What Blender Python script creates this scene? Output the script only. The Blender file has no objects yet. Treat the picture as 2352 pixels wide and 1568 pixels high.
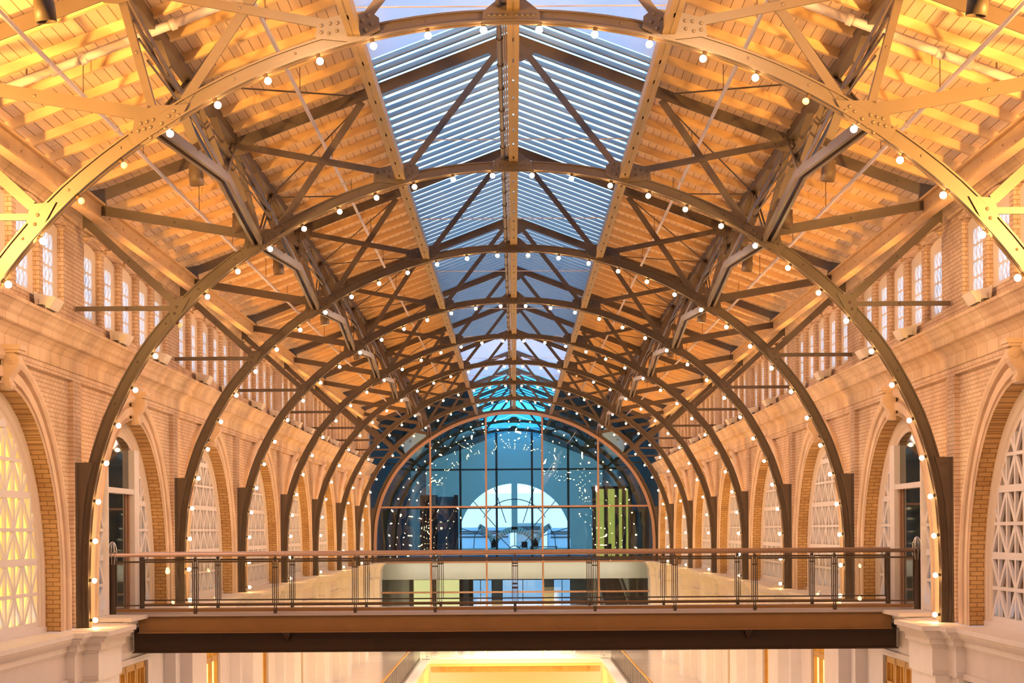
import bpy, math, random
from mathutils import Vector, Matrix
random.seed(7)
C = bpy.context.scene.collection
SC = bpy.context.scene
PI = math.pi
# ------------------------------------------------------------------ frame of reference
# lengths across the nave are taken in units U (0.0073 m); depth along the nave in bays of 0.292 * 29.2 m
S = 0.0073          # metres per unit
DF = 29.2           # metres of depth per 1.0 of d
ZE = 827 * S        # eye height above the floor with the shop doors
def W(x, z, d):
    return Vector((x * S, d * DF, ZE + z * S))
def ZZ(z): return ZE + z * S
BAY = 0.292
def dT(i): return 1.005 + BAY * (i - 1)      # centre of arch i (0 = nearest in view)
def dB(i): return dT(i) + BAY / 2            # centre of the bay beyond arch i

# ------------------------------------------------------------------ camera
cam_data = bpy.data.cameras.new('camera')
cam = bpy.data.objects.new('camera', cam_data); C.objects.link(cam)
cam.location = (0, 0, ZE)
cam.rotation_euler = (PI / 2, 0.0066, 0)
cam_data.sensor_width = 36
cam_data.lens = 4000 / 2352 * 36
cam_data.shift_x = -6 / 2352
cam_data.shift_y = 434 / 2352
cam_data.clip_end = 600
SC.camera = cam
# ------------------------------------------------------------------ view, sky
SC.view_settings.view_transform = 'Standard'
SC.view_settings.look = 'None'
SC.view_settings.gamma = 1.0
SC.view_settings.use_curve_mapping = False
SC.view_settings.exposure = 0.0
SC.cycles.max_bounces = 6
SC.cycles.diffuse_bounces = 3
SC.cycles.use_adaptive_sampling = True
SC.cycles.adaptive_threshold = 0.07
SC.cycles.transparent_max_bounces = 16
SC.cycles.sample_clamp_indirect = 6.0
SC.cycles.caustics_reflective = False
SC.cycles.caustics_refractive = False
SC.cycles.use_denoising = True
world = bpy.data.worlds.new('dusk_sky'); SC.world = world
world.use_nodes = True
wn = world.node_tree; wn.nodes.clear()
w_out = wn.nodes.new('ShaderNodeOutputWorld')
w_bg = wn.nodes.new('ShaderNodeBackground')
w_tc = wn.nodes.new('ShaderNodeTexCoord')
w_sep = wn.nodes.new('ShaderNodeSeparateXYZ')
w_ramp = wn.nodes.new('ShaderNodeValToRGB')
w_ramp.color_ramp.elements[0].position = 0.0
w_ramp.color_ramp.elements[0].color = (0.72, 0.84, 1.0, 1)
w_ramp.color_ramp.elements[1].position = 0.9
w_ramp.color_ramp.elements[1].color = (0.10, 0.34, 0.80, 1)
e = w_ramp.color_ramp.elements.new(0.3); e.color = (0.42, 0.70, 1.0, 1)
wn.links.new(w_tc.outputs['Generated'], w_sep.inputs[0])
wn.links.new(w_sep.outputs['Z'], w_ramp.inputs[0])
wn.links.new(w_ramp.outputs[0], w_bg.inputs[0])
wn.links.new(w_bg.outputs[0], w_out.inputs[0])
w_bg.inputs[1].default_value = 2.7

# ------------------------------------------------------------------ lamps
WARM = (1.0, 0.40, 0.06)
AMBER = (1.0, 0.52, 0.13)
SOFT = (1.0, 0.42, 0.08)
PINK = (1.0, 0.62, 0.46)
def lamp(kind, name, loc, energy, color, size=0.3, target=None, spot=None, blend=0.6, size_y=None):
    l = bpy.data.lights.new(name, kind); l.energy = energy; l.color = color
    if kind == 'AREA':
        l.size = size
        if size_y: l.shape = 'RECTANGLE'; l.size_y = size_y
    else:
        l.shadow_soft_size = size
    if kind == 'SPOT':
        l.spot_size = math.radians(spot or 90); l.spot_blend = blend
    o = bpy.data.objects.new(name, l); C.objects.link(o); o.location = loc
    if target is not None:
        o.rotation_euler = (Vector(target) - Vector(loc)).to_track_quat('-Z', 'Y').to_euler()
    return o
E_FLOOD, E_NEAR, E_ARCH, E_WALL, E_LOW = 285.0, 2600.0, 7.5, 80.0, 360.0
for s in (-1, 1):
    for i in range(0, 8):
        for k in (-0.061, 0.061):
            d = dB(i) + k
            # the beam of each cornice floodlight washes up the brick and over the boarded roof
            lamp('SPOT', 'floodlight_lamp', W(s * 978, 464 + 0.18 / S, d), E_FLOOD * (0.8 if i == 0 else 1.0), WARM, 0.03, W(s * 420, 960, d + 0.02), 128, 0.9)
    for d in (0.55, 0.62):
        lamp('SPOT', 'near_floodlight_lamp', W(s * 930, 480, d), E_NEAR, AMBER, 0.15, W(s * 520, 1000, d + 0.16), 120, 0.8)
for s in (-1, 1):   # added fill above the picture, brightening the near face of the first arch
    lamp('SPOT', 'front_arch_fill', W(s * 330, 800, 0.635), 520, (1.0, 0.62, 0.30), 0.1, W(s * 250, 830, 0.70), 150, 0.6)
for i in range(0, 8):
    for s in (-1, 1):
        # unseen fill added over the nave, aimed at the arcade walls
        lamp('AREA', 'arcade_wall_fill', W(s * 330, 560, dB(i)), E_WALL, PINK, 1.2, W(s * 1010, 60, dB(i)), size_y=3.0)
for i in range(1, 8):
    lamp('AREA', 'shop_floor_fill', W(0, -330, dB(i) if i > 1 else dB(i) + 0.12), E_LOW, (1.0, 0.78, 0.60), 6.0, W(0, -827, dB(i)), size_y=3.0)  # added downward fill for the shop floor, no fixture there

# ------------------------------------------------------------------ materials
def mat(name, base, rough=0.6, metal=0.0, emit=None, estr=0.0, noise=0.0, nscale=3.0, spec=0.5, bump=0.0):
    m = bpy.data.materials.new(name); m.use_nodes = True
    n = m.node_tree; b = n.nodes['Principled BSDF']
    b.inputs['Base Color'].default_value = (*base, 1)
    b.inputs['Roughness'].default_value = rough
    b.inputs['Metallic'].default_value = metal
    b.inputs['Specular IOR Level'].default_value = spec
    if emit:
        b.inputs['Emission Color'].default_value = (*emit, 1)
        b.inputs['Emission Strength'].default_value = estr
    if noise:
        tc = n.nodes.new('ShaderNodeTexCoord'); t = n.nodes.new('ShaderNodeTexNoise')
        t.inputs['Scale'].default_value = nscale; t.inputs['Detail'].default_value = 5
        r = n.nodes.new('ShaderNodeValToRGB')
        r.color_ramp.elements[0].position = 0.3; r.color_ramp.elements[1].position = 0.7
        r.color_ramp.elements[0].color = (*[c * (1 - noise) for c in base], 1)
        r.color_ramp.elements[1].color = (*[min(1, c * (1 + noise * 0.6)) for c in base], 1)
        n.links.new(tc.outputs['Object'], t.inputs['Vector'])
        n.links.new(t.outputs['Fac'], r.inputs[0]); n.links.new(r.outputs[0], b.inputs['Base Color'])
        if bump:
            bp = n.nodes.new('ShaderNodeBump'); bp.inputs['Strength'].default_value = bump; bp.inputs['Distance'].default_value = 0.02
            n.links.new(t.outputs['Fac'], bp.inputs['Height']); n.links.new(bp.outputs[0], b.inputs['Normal'])
    return m

def brick_mat(name, c1, c2, mortar, bw=0.21, rh=0.072):
    m = bpy.data.materials.new(name); m.use_nodes = True
    n = m.node_tree; b = n.nodes['Principled BSDF']; L = n.links.new
    b.inputs['Roughness'].default_value = 0.8
    tc = n.nodes.new('ShaderNodeTexCoord'); sp = n.nodes.new('ShaderNodeSeparateXYZ')
    ge = n.nodes.new('ShaderNodeNewGeometry'); sn = n.nodes.new('ShaderNodeSeparateXYZ')
    ab = n.nodes.new('ShaderNodeMath'); ab.operation = 'ABSOLUTE'
    gt = n.nodes.new('ShaderNodeMath'); gt.operation = 'GREATER_THAN'; gt.inputs[1].default_value = 0.7
    mx = n.nodes.new('ShaderNodeMix'); mx.data_type = 'FLOAT'
    cb = n.nodes.new('ShaderNodeCombineXYZ')
    br = n.nodes.new('ShaderNodeTexBrick')
    br.inputs['Color1'].default_value = (*c1, 1); br.inputs['Color2'].default_value = (*c2, 1); br.inputs['Mortar'].default_value = (*mortar, 1)
    br.inputs['Scale'].default_value = 1.0; br.inputs['Mortar Size'].default_value = 0.007; br.inputs['Mortar Smooth'].default_value = 0.2
    br.inputs['Brick Width'].default_value = bw; br.inputs['Row Height'].default_value = rh; br.inputs['Bias'].default_value = -0.2
    L(tc.outputs['Object'], sp.inputs[0]); L(ge.outputs['Normal'], sn.inputs[0])
    L(sn.outputs['Y'], ab.inputs[0]); L(ab.outputs[0], gt.inputs[0])
    L(gt.outputs[0], mx.inputs[0]); L(sp.outputs['Y'], mx.inputs[2]); L(sp.outputs['X'], mx.inputs[3])
    L(mx.outputs[0], cb.inputs['X']); L(sp.outputs['Z'], cb.inputs['Y'])
    L(cb.outputs[0], br.inputs['Vector'])
    no = n.nodes.new('ShaderNodeTexNoise'); no.inputs['Scale'].default_value = 1.3; no.inputs['Detail'].default_value = 6
    L(tc.outputs['Object'], no.inputs['Vector'])
    rr = n.nodes.new('ShaderNodeValToRGB'); rr.color_ramp.elements[0].position = 0.3; rr.color_ramp.elements[0].color = (0.72, 0.66, 0.62, 1)
    rr.color_ramp.elements[1].position = 0.62; rr.color_ramp.elements[1].color = (1, 1, 1, 1)
    L(no.outputs['Fac'], rr.inputs[0])
    mu = n.nodes.new('ShaderNodeMix'); mu.data_type = 'RGBA'; mu.blend_type = 'MULTIPLY'; mu.inputs[0].default_value = 1
    L(br.outputs['Color'], mu.inputs[6]); L(rr.outputs[0], mu.inputs[7]); L(mu.outputs[2], b.inputs['Base Color'])
    bp = n.nodes.new('ShaderNodeBump'); bp.inputs['Strength'].default_value = 0.4; bp.inputs['Distance'].default_value = 0.01
    iv = n.nodes.new('ShaderNodeMath'); iv.operation = 'SUBTRACT'; iv.inputs[0].default_value = 1
    L(br.outputs['Fac'], iv.inputs[1]); L(iv.outputs[0], bp.inputs['Height']); L(bp.outputs[0], b.inputs['Normal'])
    return m

def board_mat(name, base):
    # tongue-and-groove boards running along the nave; seams every 0.14 m across the slope
    m = bpy.data.materials.new(name); m.use_nodes = True
    n = m.node_tree; b = n.nodes['Principled BSDF']; L = n.links.new
    b.inputs['Roughness'].default_value = 0.6
    tc = n.nodes.new('ShaderNodeTexCoord'); sp = n.nodes.new('ShaderNodeSeparateXYZ'); cb = n.nodes.new('ShaderNodeCombineXYZ')
    br = n.nodes.new('ShaderNodeTexBrick')
    br.inputs['Color1'].default_value = (*base, 1); br.inputs['Color2'].default_value = (*[c * 0.86 for c in base], 1)
    br.inputs['Mortar'].default_value = (0.22, 0.14, 0.08, 1)
    br.inputs['Scale'].default_value = 1; br.inputs['Mortar Size'].default_value = 0.006; br.inputs['Mortar Smooth'].default_value = 0.1
    br.inputs['Brick Width'].default_value = 3.1; br.inputs['Row Height'].default_value = 0.14
    L(tc.outputs['Object'], sp.inputs[0]); L(sp.outputs['Y'], cb.inputs['X']); L(sp.outputs['X'], cb.inputs['Y'])
    L(cb.outputs[0], br.inputs['Vector']); L(br.outputs['Color'], b.inputs['Base Color'])
    return m

def glass_mat(name, tint, refl=0.08, rough=0.0, wave=0.0, wscale=1.0, face=True):
    m = bpy.data.materials.new(name); m.use_nodes = True
    n = m.node_tree; n.nodes.clear(); L = n.links.new
    out = n.nodes.new('ShaderNodeOutputMaterial'); mx = n.nodes.new('ShaderNodeMixShader')
    tr = n.nodes.new('ShaderNodeBsdfTransparent'); tr.inputs[0].default_value = (*tint, 1)
    gl = n.nodes.new('ShaderNodeBsdfGlossy'); gl.inputs['Roughness'].default_value = rough
    lw = n.nodes.new('ShaderNodeLayerWeight'); lw.inputs[0].default_value = 0.12 if face else 0.0
    ad = n.nodes.new('ShaderNodeMath'); ad.operation = 'ADD'; ad.inputs[1].default_value = refl; ad.use_clamp = True
    L(lw.outputs['Facing'], ad.inputs[0])
    ml = n.nodes.new('ShaderNodeMath'); ml.operation = 'MULTIPLY'; ml.inputs[1].default_value = 0.9
    L(ad.outputs[0], ml.inputs[0])
    L(ml.outputs[0], mx.inputs[0]); L(tr.outputs[0], mx.inputs[1]); L(gl.outputs[0], mx.inputs[2]); L(mx.outputs[0], out.inputs[0])
    if wave:
        tc = n.nodes.new('ShaderNodeTexCoord'); no = n.nodes.new('ShaderNodeTexNoise'); no.inputs['Scale'].default_value = wscale; no.inputs['Detail'].default_value = 1.5
        bp = n.nodes.new('ShaderNodeBump'); bp.inputs['Strength'].default_value = 1.0; bp.inputs['Distance'].default_value = wave
        L(tc.outputs['Object'], no.inputs['Vector']); L(no.outputs['Fac'], bp.inputs['Height']); L(bp.outputs[0], gl.inputs['Normal'])
    return m

M = dict(
    steel=mat('bronze_painted_steel', (0.115, 0.082, 0.062), 0.42, 0.0, noise=0.12, nscale=2.0),
    steel_dark=mat('dark_bronze_steel', (0.06, 0.04, 0.028), 0.45, noise=0.1),
    brick=brick_mat('cream_glazed_brick', (0.80, 0.62, 0.48), (0.70, 0.52, 0.38), (0.44, 0.29, 0.18)),
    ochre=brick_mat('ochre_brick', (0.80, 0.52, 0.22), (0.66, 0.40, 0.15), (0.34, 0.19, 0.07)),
    stone=mat('cream_terracotta', (0.80, 0.61, 0.44), 0.6, noise=0.16, nscale=1.6),
    block=brick_mat('cream_terracotta_blocks', (0.82, 0.63, 0.44), (0.74, 0.55, 0.37), (0.34, 0.20, 0.10), 0.62, 90.0),
    white_stone=mat('white_stone_ledge', (0.90, 0.84, 0.79), 0.5, noise=0.04),
    plaster=mat('pale_plaster', (0.82, 0.75, 0.70), 0.7, noise=0.04),
    board=board_mat('cream_roof_boards', (0.78, 0.57, 0.38)),
    joist=mat('cream_joist_paint', (0.74, 0.50, 0.25), 0.6, noise=0.08),
    white=mat('white_window_paint', (0.90, 0.87, 0.88), 0.45),
    casing=mat('cream_window_paint', (0.84, 0.74, 0.64), 0.5),
    blind=mat('cream_window_blind', (0.46, 0.32, 0.18), 0.8),
    lit_blind=mat('lit_room_window', (0.9, 0.7, 0.35), 0.8, emit=(1.0, 0.60, 0.10), estr=1.35),
    glass=glass_mat('clear_glass', (0.93, 0.96, 0.98), 0.04, face=False),
    rail_glass=glass_mat('railing_glass', (0.95, 0.95, 0.925), 0.02, wave=0.02, wscale=0.8),
    dark_glass=mat('dark_door_glass', (0.02, 0.03, 0.03), 0.03, spec=0.6),
    teal_glass=glass_mat('teal_tinted_glass', (0.70, 0.88, 0.92), 0.09, wave=0.014, wscale=0.6, face=False),
    sky_glass=glass_mat('skylight_glass', (0.90, 0.98, 1.0), 0.02, face=False),
    hall_sky_glass=glass_mat('cyan_hall_glass', (0.28, 0.72, 0.86), 0.02, face=False),
    brown_blind=mat('brown_window_blind', (0.42, 0.25, 0.12), 0.8),
    fin=mat('grey_skylight_bar', (0.20, 0.27, 0.33), 0.35),
    beam=mat('gold_lit_bronze_beam', (0.26, 0.17, 0.075), 0.45, noise=0.12, nscale=2.0),  # gold of the light from below is put into this steel's colour
    tealstrip=mat('teal_wired_glass', (0.04, 0.20, 0.32), 0.3),
    panel=mat('white_skylight_panel', (0.84, 0.88, 0.92), 0.6, noise=0.04),
    bulb=mat('lit_bulb_glass', (1, 0.9, 0.7), 0.3, emit=(1.0, 0.72, 0.33), estr=55.0),
    bulb_off=mat('unlit_bulb_glass', (0.85, 0.75, 0.6), 0.15),
    socket=mat('dark_bulb_socket', (0.12, 0.07, 0.04), 0.5),
    pipe=mat('pink_white_pipe', (0.80, 0.68, 0.60), 0.45),
    flood=mat('white_floodlight_paint', (0.86, 0.79, 0.70), 0.5),
    lens=mat('floodlight_lens', (1, 0.8, 0.5), 0.3, emit=(1.0, 0.62, 0.22), estr=4.0),
    spot=mat('brown_spotlight_can', (0.13, 0.09, 0.055), 0.5),
    spot_lens=mat('lit_spotlight_lens', (1, 0.85, 0.6), 0.3, emit=(1.0, 0.75, 0.35), estr=8.0),
    rail=mat('copper_handrail', (0.66, 0.46, 0.34), 0.3, 0.6),
    chrome=mat('chrome', (0.75, 0.75, 0.78), 0.12, 1.0),
    bronze=mat('bronze_bridge_steel', (0.25, 0.13, 0.045), 0.5, noise=0.08),
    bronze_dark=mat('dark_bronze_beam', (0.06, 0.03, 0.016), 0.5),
    deck=mat('grey_bridge_deck', (0.42, 0.38, 0.40), 0.5),
    orange_wood=mat('honey_wood_frame', (0.60, 0.33, 0.08), 0.45, noise=0.12, nscale=4),
    shop_glass=mat('lit_shop_pane', (0.9, 0.75, 0.4), 0.3, emit=(1.0, 0.72, 0.25), estr=1.3),
    shop_tan=mat('tan_shop_pane', (0.70, 0.45, 0.16), 0.5, emit=(1.0, 0.55, 0.12), estr=0.35),
    black=mat('black_iron', (0.05, 0.035, 0.025), 0.5),
    floor=mat('pale_terrazzo', (0.80, 0.72, 0.64), 0.18, noise=0.06, nscale=1.0),
    yellow_wall=mat('yellow_plaster', (0.85, 0.62, 0.26), 0.7),
    frame=mat('copper_glazing_frame', (0.46, 0.27, 0.19), 0.4),
    dusk_wall=mat('grey_hall_wall', (0.50, 0.52, 0.50), 0.7),
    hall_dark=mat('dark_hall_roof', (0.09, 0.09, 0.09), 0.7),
    hall_steel=mat('dark_hall_steel', (0.06, 0.06, 0.065), 0.5),
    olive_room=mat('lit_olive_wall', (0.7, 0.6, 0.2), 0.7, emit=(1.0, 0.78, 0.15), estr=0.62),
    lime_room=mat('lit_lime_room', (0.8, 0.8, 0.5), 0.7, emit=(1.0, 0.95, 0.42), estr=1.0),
    dish=mat('white_dish', (0.85, 0.85, 0.85), 0.45),
    table=mat('dark_furniture', (0.06, 0.04, 0.035), 0.5),
)
# the bulbs glow to the eye; the room is lit by the string_light_glow lamps that stand among them
for k, wgt in (('panel', 0.6), ('tealstrip', 0.75)):   # daylight soaks through these
    n_ = M[k].node_tree; b_ = n_.nodes['Principled BSDF']; o_ = n_.nodes['Material Output']
    t_ = n_.nodes.new('ShaderNodeBsdfTranslucent'); x_ = n_.nodes.new('ShaderNodeMixShader'); x_.inputs[0].default_value = wgt
    t_.inputs[0].default_value = (0.9, 0.95, 1.0, 1) if k == 'panel' else (0.03, 0.22, 0.36, 1)
    n_.links.new(b_.outputs[0], x_.inputs[1]); n_.links.new(t_.outputs[0], x_.inputs[2]); n_.links.new(x_.outputs[0], o_.inputs[0])
for k in ('bulb', 'lens', 'spot_lens'):
    try: M[k].cycles.emission_sampling = 'NONE'
    except Exception: pass

# ------------------------------------------------------------------ mesh helper
class MB:
    def __init__(self): self.v = []; self.f = []
    def add(self, vs, fs):
        b = len(self.v); self.v += [tuple(p) for p in vs]; self.f += [tuple(i + b for i in f) for f in fs]; return self
    def hexa(self, p):      # 8 points: bottom 4 then top 4
        return self.add(p, [(3, 2, 1, 0), (4, 5, 6, 7), (0, 1, 5, 4), (1, 2, 6, 5), (2, 3, 7, 6), (3, 0, 4, 7)])
    def box(self, x0, x1, y0, y1, z0, z1):
        return self.hexa([(x0, y0, z0), (x1, y0, z0), (x1, y1, z0), (x0, y1, z0), (x0, y0, z1), (x1, y0, z1), (x1, y1, z1), (x0, y1, z1)])
    def ubox(self, x0, x1, d0, d1, z0, z1):
        return self.box(x0 * S, x1 * S, d0 * DF, d1 * DF, ZZ(z0), ZZ(z1))
    def prism(self, poly, vec):
        n = len(poly); vec = Vector(vec); a = [Vector(p) for p in poly]
        fs = [tuple(reversed(range(n))), tuple(range(n, 2 * n))] + [(i, (i + 1) % n, n + (i + 1) % n, n + i) for i in range(n)]
        return self.add(a + [p + vec for p in a], fs)
    def bar(self, p, q, w, h, up=(0, 0, 1), ext=0.0):   # w across, h along up
        p = Vector(p); q = Vector(q); t = (q - p).normalized(); p = p - t * ext; q = q + t * ext
        up = Vector(up); sd = t.cross(up)
        if sd.length < 1e-5: sd = t.cross(Vector((0, 1, 0)))
        sd.normalize(); u = sd.cross(t).normalized()
        c = [(-w / 2, -h / 2), (w / 2, -h / 2), (w / 2, h / 2), (-w / 2, h / 2)]
        return self.add([p + sd * a + u * b for a, b in c] + [q + sd * a + u * b for a, b in c],
                        [(3, 2, 1, 0), (4, 5, 6, 7), (0, 1, 5, 4), (1, 2, 6, 5), (2, 3, 7, 6), (3, 0, 4, 7)])
    def tube(self, pts, r, n=8):
        pts = [Vector(p) for p in pts]; rings = []
        for i, p in enumerate(pts):
            t = (pts[min(i + 1, len(pts) - 1)] - pts[max(i - 1, 0)]).normalized()
            a = t.cross(Vector((0, 0, 1)))
            if a.length < 1e-3: a = t.cross(Vector((0, 1, 0)))
            a.normalize(); b = t.cross(a).normalized()
            rr = r[i] if isinstance(r, (list, tuple)) else r
            rings.append([p + (a * math.cos(2 * PI * k / n) + b * math.sin(2 * PI * k / n)) * rr for k in range(n)])
        vs = [v for R in rings for v in R]; fs = []
        for i in range(len(rings) - 1):
            for k in range(n): fs.append((i * n + k, i * n + (k + 1) % n, (i + 1) * n + (k + 1) % n, (i + 1) * n + k))
        fs += [tuple(range(n)), tuple(range((len(rings) - 1) * n, len(rings) * n))]
        return self.add(vs, fs)
    def ball(self, c, r, n=10, m=6, sx=1, sy=1, sz=1):
        c = Vector(c); vs = [c + Vector((0, 0, r * sz))]; fs = []
        for i in range(1, m):
            a = PI * i / m
            for k in range(n): vs.append(c + Vector((r * sx * math.sin(a) * math.cos(2 * PI * k / n), r * sy * math.sin(a) * math.sin(2 * PI * k / n), r * sz * math.cos(a))))
        vs.append(c - Vector((0, 0, r * sz)))
        for k in range(n):
            fs.append((0, 1 + k, 1 + (k + 1) % n)); L = 1 + (m - 2) * n
            fs.append((len(vs) - 1, L + (k + 1) % n, L + k))
        for i in range(m - 2):
            for k in range(n): a = 1 + i * n; fs.append((a + k, a + n + k, a + n + (k + 1) % n, a + (k + 1) % n))
        return self.add(vs, fs)
    def loft(self, rings, closed=True):
        n = len(rings[0]); vs = [v for R in rings for v in R]; fs = []
        for i in range(len(rings) - 1):
            for k in range(n if closed else n - 1): fs.append((i * n + k, i * n + (k + 1) % n, (i + 1) * n + (k + 1) % n, (i + 1) * n + k))
        return self.add(vs, fs)
    def rivet(self, c, r=0.022):   # dome towards -y
        c = Vector(c); n = 6; vs = [c + Vector((0, -r * 0.75, 0))]
        for rad, off in ((0.75, 0.5), (1.0, 0.0)):
            for k in range(n): vs.append(c + Vector((r * rad * math.cos(2 * PI * k / n), -r * off, r * rad * math.sin(2 * PI * k / n))))
        fs = [(0, 1 + k, 1 + (k + 1) % n) for k in range(n)] + [(1 + k, 1 + n + k, 1 + n + (k + 1) % n, 1 + (k + 1) % n) for k in range(n)]
        return self.add(vs, fs)
    def mirror(self):
        m = MB(); m.v = [(-x, y, z) for x, y, z in self.v]; m.f = [tuple(reversed(f)) for f in self.f]; return m
    def build(self, name, material, parent=None, smooth=False, origin=None):
        me = bpy.data.meshes.new(name)
        v = self.v
        if origin is not None: v = [(x - origin[0], y - origin[1], z - origin[2]) for x, y, z in v]
        me.from_pydata(v, [], self.f); me.update()
        if smooth:
            for p in me.polygons: p.use_smooth = True
        me.materials.append(material)
        o = bpy.data.objects.new(name, me); C.objects.link(o)
        if origin is not None: o.location = origin
        if parent is not None:
            o.parent = parent
            if origin is not None: o.location = Vector(origin) - parent.location
        return o
def tag(o, label, cat, group=None):
    o['label'] = label; o['category'] = cat
    if group: o['group'] = group
    return o
def thing(name, label, cat, loc=(0, 0, 0), group=None):
    o = bpy.data.objects.new(name, None); C.objects.link(o); o.location = loc; o.empty_display_size = 0.2
    return tag(o, label, cat, group)
def struct(o): o['kind'] = 'structure'; return o
def sempty(name, loc=(0, 0, 0)):
    o = bpy.data.objects.new(name, None); C.objects.link(o); o.location = loc; return struct(o)
def copy_tree(o, parent=None):
    c = o.copy(); C.objects.link(c); c.parent = parent
    for ch in list(o.children): copy_tree(ch, c)
    return c
def L3(v, o): return tuple(a - b for a, b in zip(v, o))
ORD = ['nearest', 'second', 'third', 'fourth', 'fifth', 'sixth', 'seventh', 'eighth', 'ninth', 'tenth', 'eleventh', 'twelfth']
NUM = ['first', 'second', 'third', 'fourth', 'fifth', 'sixth', 'seventh', 'eighth', 'ninth', 'tenth', 'eleventh', 'twelfth', 'thirteenth', 'fourteenth', 'fifteenth', 'sixteenth', 'seventeenth', 'lowest']
SIDE = {-1: 'left', 1: 'right'}


# ================================================================== SIDE WALLS
Z0A = -117           # springing of the arcade arches
def arch_path(r, zb, n=24):
    p = [(-r, zb), (-r, (zb + Z0A) / 2), (-r, Z0A)]
    p += [(-r * math.cos(PI * k / n), Z0A + r * math.sin(PI * k / n)) for k in range(1, n)]
    return p + [(r, Z0A), (r, (zb + Z0A) / 2), (r, zb)]
PROF = [(488, 1019), (488, 1007), (484, 1001), (477, 996), (469, 996), (462, 1000), (460, 1013), (452, 1013), (449, 1002), (428, 1002), (426, 1012), (420, 1012), (418, 1001), (414, 1004), (414, 1042)]
D_WALL0, D_WALL1 = 0.30, 3.02
CW = [(-2, 0), (-1, 0), (0, 0), (1, 0), (2, 0)]
WIN_P, WIN_H = 0.0505, 86
def wall_side(s):
    m = MB(); X = lambda x: s * x * S
    def quad(a, b, c, d): m.add([a, b, c, d], [(0, 1, 2, 3)])
    for i in range(0, 8):
        yc = dB(i) * DF; hw = BAY / 2 * DF; pw = 0.009 * DF
        pth = [[(X(x), yc + dy * S, ZZ(z)) for dy, z in arch_path(r, -217)] for r, x in PROF]
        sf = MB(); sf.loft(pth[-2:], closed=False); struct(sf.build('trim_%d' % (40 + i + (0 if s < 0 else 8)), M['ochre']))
        am = MB(); am.loft(pth[:-1], closed=False); struct(am.build('trim_%d' % (20 + i + (0 if s < 0 else 8)), M['stone']))
        # recessed spandrel panel around the arch
        out = arch_path(488, -217); RW = (hw - pw) / S; inner = []; rect = []
        for dy, z in out:
            inner.append((X(1019), yc + dy * S, ZZ(z)))
            if z <= Z0A + 1: ry, rz = math.copysign(RW, dy), z
            else:
                t = min(RW / max(abs(dy), 1e-6), (350 - Z0A) / (z - Z0A)); t = max(t, 1.0); ry, rz = dy * t, Z0A + (z - Z0A) * t
            rect.append((X(1019), yc + ry * S, ZZ(rz)))
        m.loft([inner, rect], closed=False)
        for sy in (-1, 1):   # corner fill of the panel, its return and the pilaster strip
            ye = yc + sy * (hw - pw)
            ks = [k for k, p in enumerate(rect) if p[2] > ZZ(Z0A) and (p[1] - yc) * sy > 0]
            side = [rect[k] for k in ks if abs(abs(rect[k][1] - yc) - RW * S) < 1e-4]; top = [rect[k] for k in ks if abs(rect[k][2] - ZZ(350)) < 1e-4]
            if side and top:
                a = max(side, key=lambda p: p[2]); b = max(top, key=lambda p: abs(p[1] - yc))
                m.add([a, (X(1019), ye, ZZ(350)), b], [(0, 1, 2)])
            quad((X(1019), ye, ZZ(-217)), (X(1008), ye, ZZ(-217)), (X(1008), ye, ZZ(350)), (X(1019), ye, ZZ(350)))
            quad((X(1008), ye, ZZ(-217)), (X(1008), yc + sy * hw, ZZ(-217)), (X(1008), yc + sy * hw, ZZ(350)), (X(1008), ye, ZZ(350)))
            quad((X(1019), yc, ZZ(350)), (X(1019), ye, ZZ(350)), (X(1008), ye, ZZ(350)), (X(1008), yc, ZZ(350)))
        quad((X(1008), yc - hw, ZZ(350)), (X(1008), yc + hw, ZZ(350)), (X(1008), yc + hw, ZZ(376)), (X(1008), yc - hw, ZZ(376)))
        # clerestory
        zs, zsp, zcr, zt = 505, 686, 697, 740
        edges = [yc - hw]
        for k in range(-2, 3):
            w0 = yc + k * WIN_P * DF - WIN_H * S; w1 = w0 + 2 * WIN_H * S; edges += [w0, w1]
            quad((X(1013), w0, ZZ(455)), (X(1013), w1, ZZ(455)), (X(1013), w1, ZZ(zs)), (X(1013), w0, ZZ(zs)))
            arc = [(w0 + (w1 - w0) * t / 6, zsp + (zcr - zsp) * (1 - (t / 3 - 1) ** 2)) for t in range(7)]
            for t in range(6):
                (a, za), (b, zb) = arc[t], arc[t + 1]
                quad((X(1013), a, ZZ(za)), (X(1013), b, ZZ(zb)), (X(1013), b, ZZ(zt)), (X(1013), a, ZZ(zt)))
                quad((X(1013), a, ZZ(za)), (X(1013), b, ZZ(zb)), (X(1029), b, ZZ(zb)), (X(1029), a, ZZ(za)))
                # projecting brick label course over the head
                m.hexa([(X(1006), a, ZZ(za + 4)), (X(1006), b, ZZ(zb + 4)), (X(1014), b, ZZ(zb + 4)), (X(1014), a, ZZ(za + 4)),
                        (X(1004), a, ZZ(za + 13)), (X(1004), b, ZZ(zb + 13)), (X(1014), b, ZZ(zb + 13)), (X(1014), a, ZZ(za + 13))])
            for w in (w0, w1):
                quad((X(1013), w, ZZ(zs)), (X(1029), w, ZZ(zs)), (X(1029), w, ZZ(zsp)), (X(1013), w, ZZ(zsp)))
            quad((X(1013), w0, ZZ(zs)), (X(1013), w1, ZZ(zs)), (X(1029), w1, ZZ(zs)), (X(1029), w0, ZZ(zs)))
        edges.append(yc + hw)
        for k in range(0, len(edges), 2):
            quad((X(1013), edges[k], ZZ(455)), (X(1013), edges[k + 1], ZZ(455)), (X(1013), edges[k + 1], ZZ(zt)), (X(1013), edges[k], ZZ(zt)))
    # plain stretch nearest the camera, out of the picture
    y0, y1 = D_WALL0 * DF - 14, (dB(0) - BAY / 2) * DF
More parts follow.
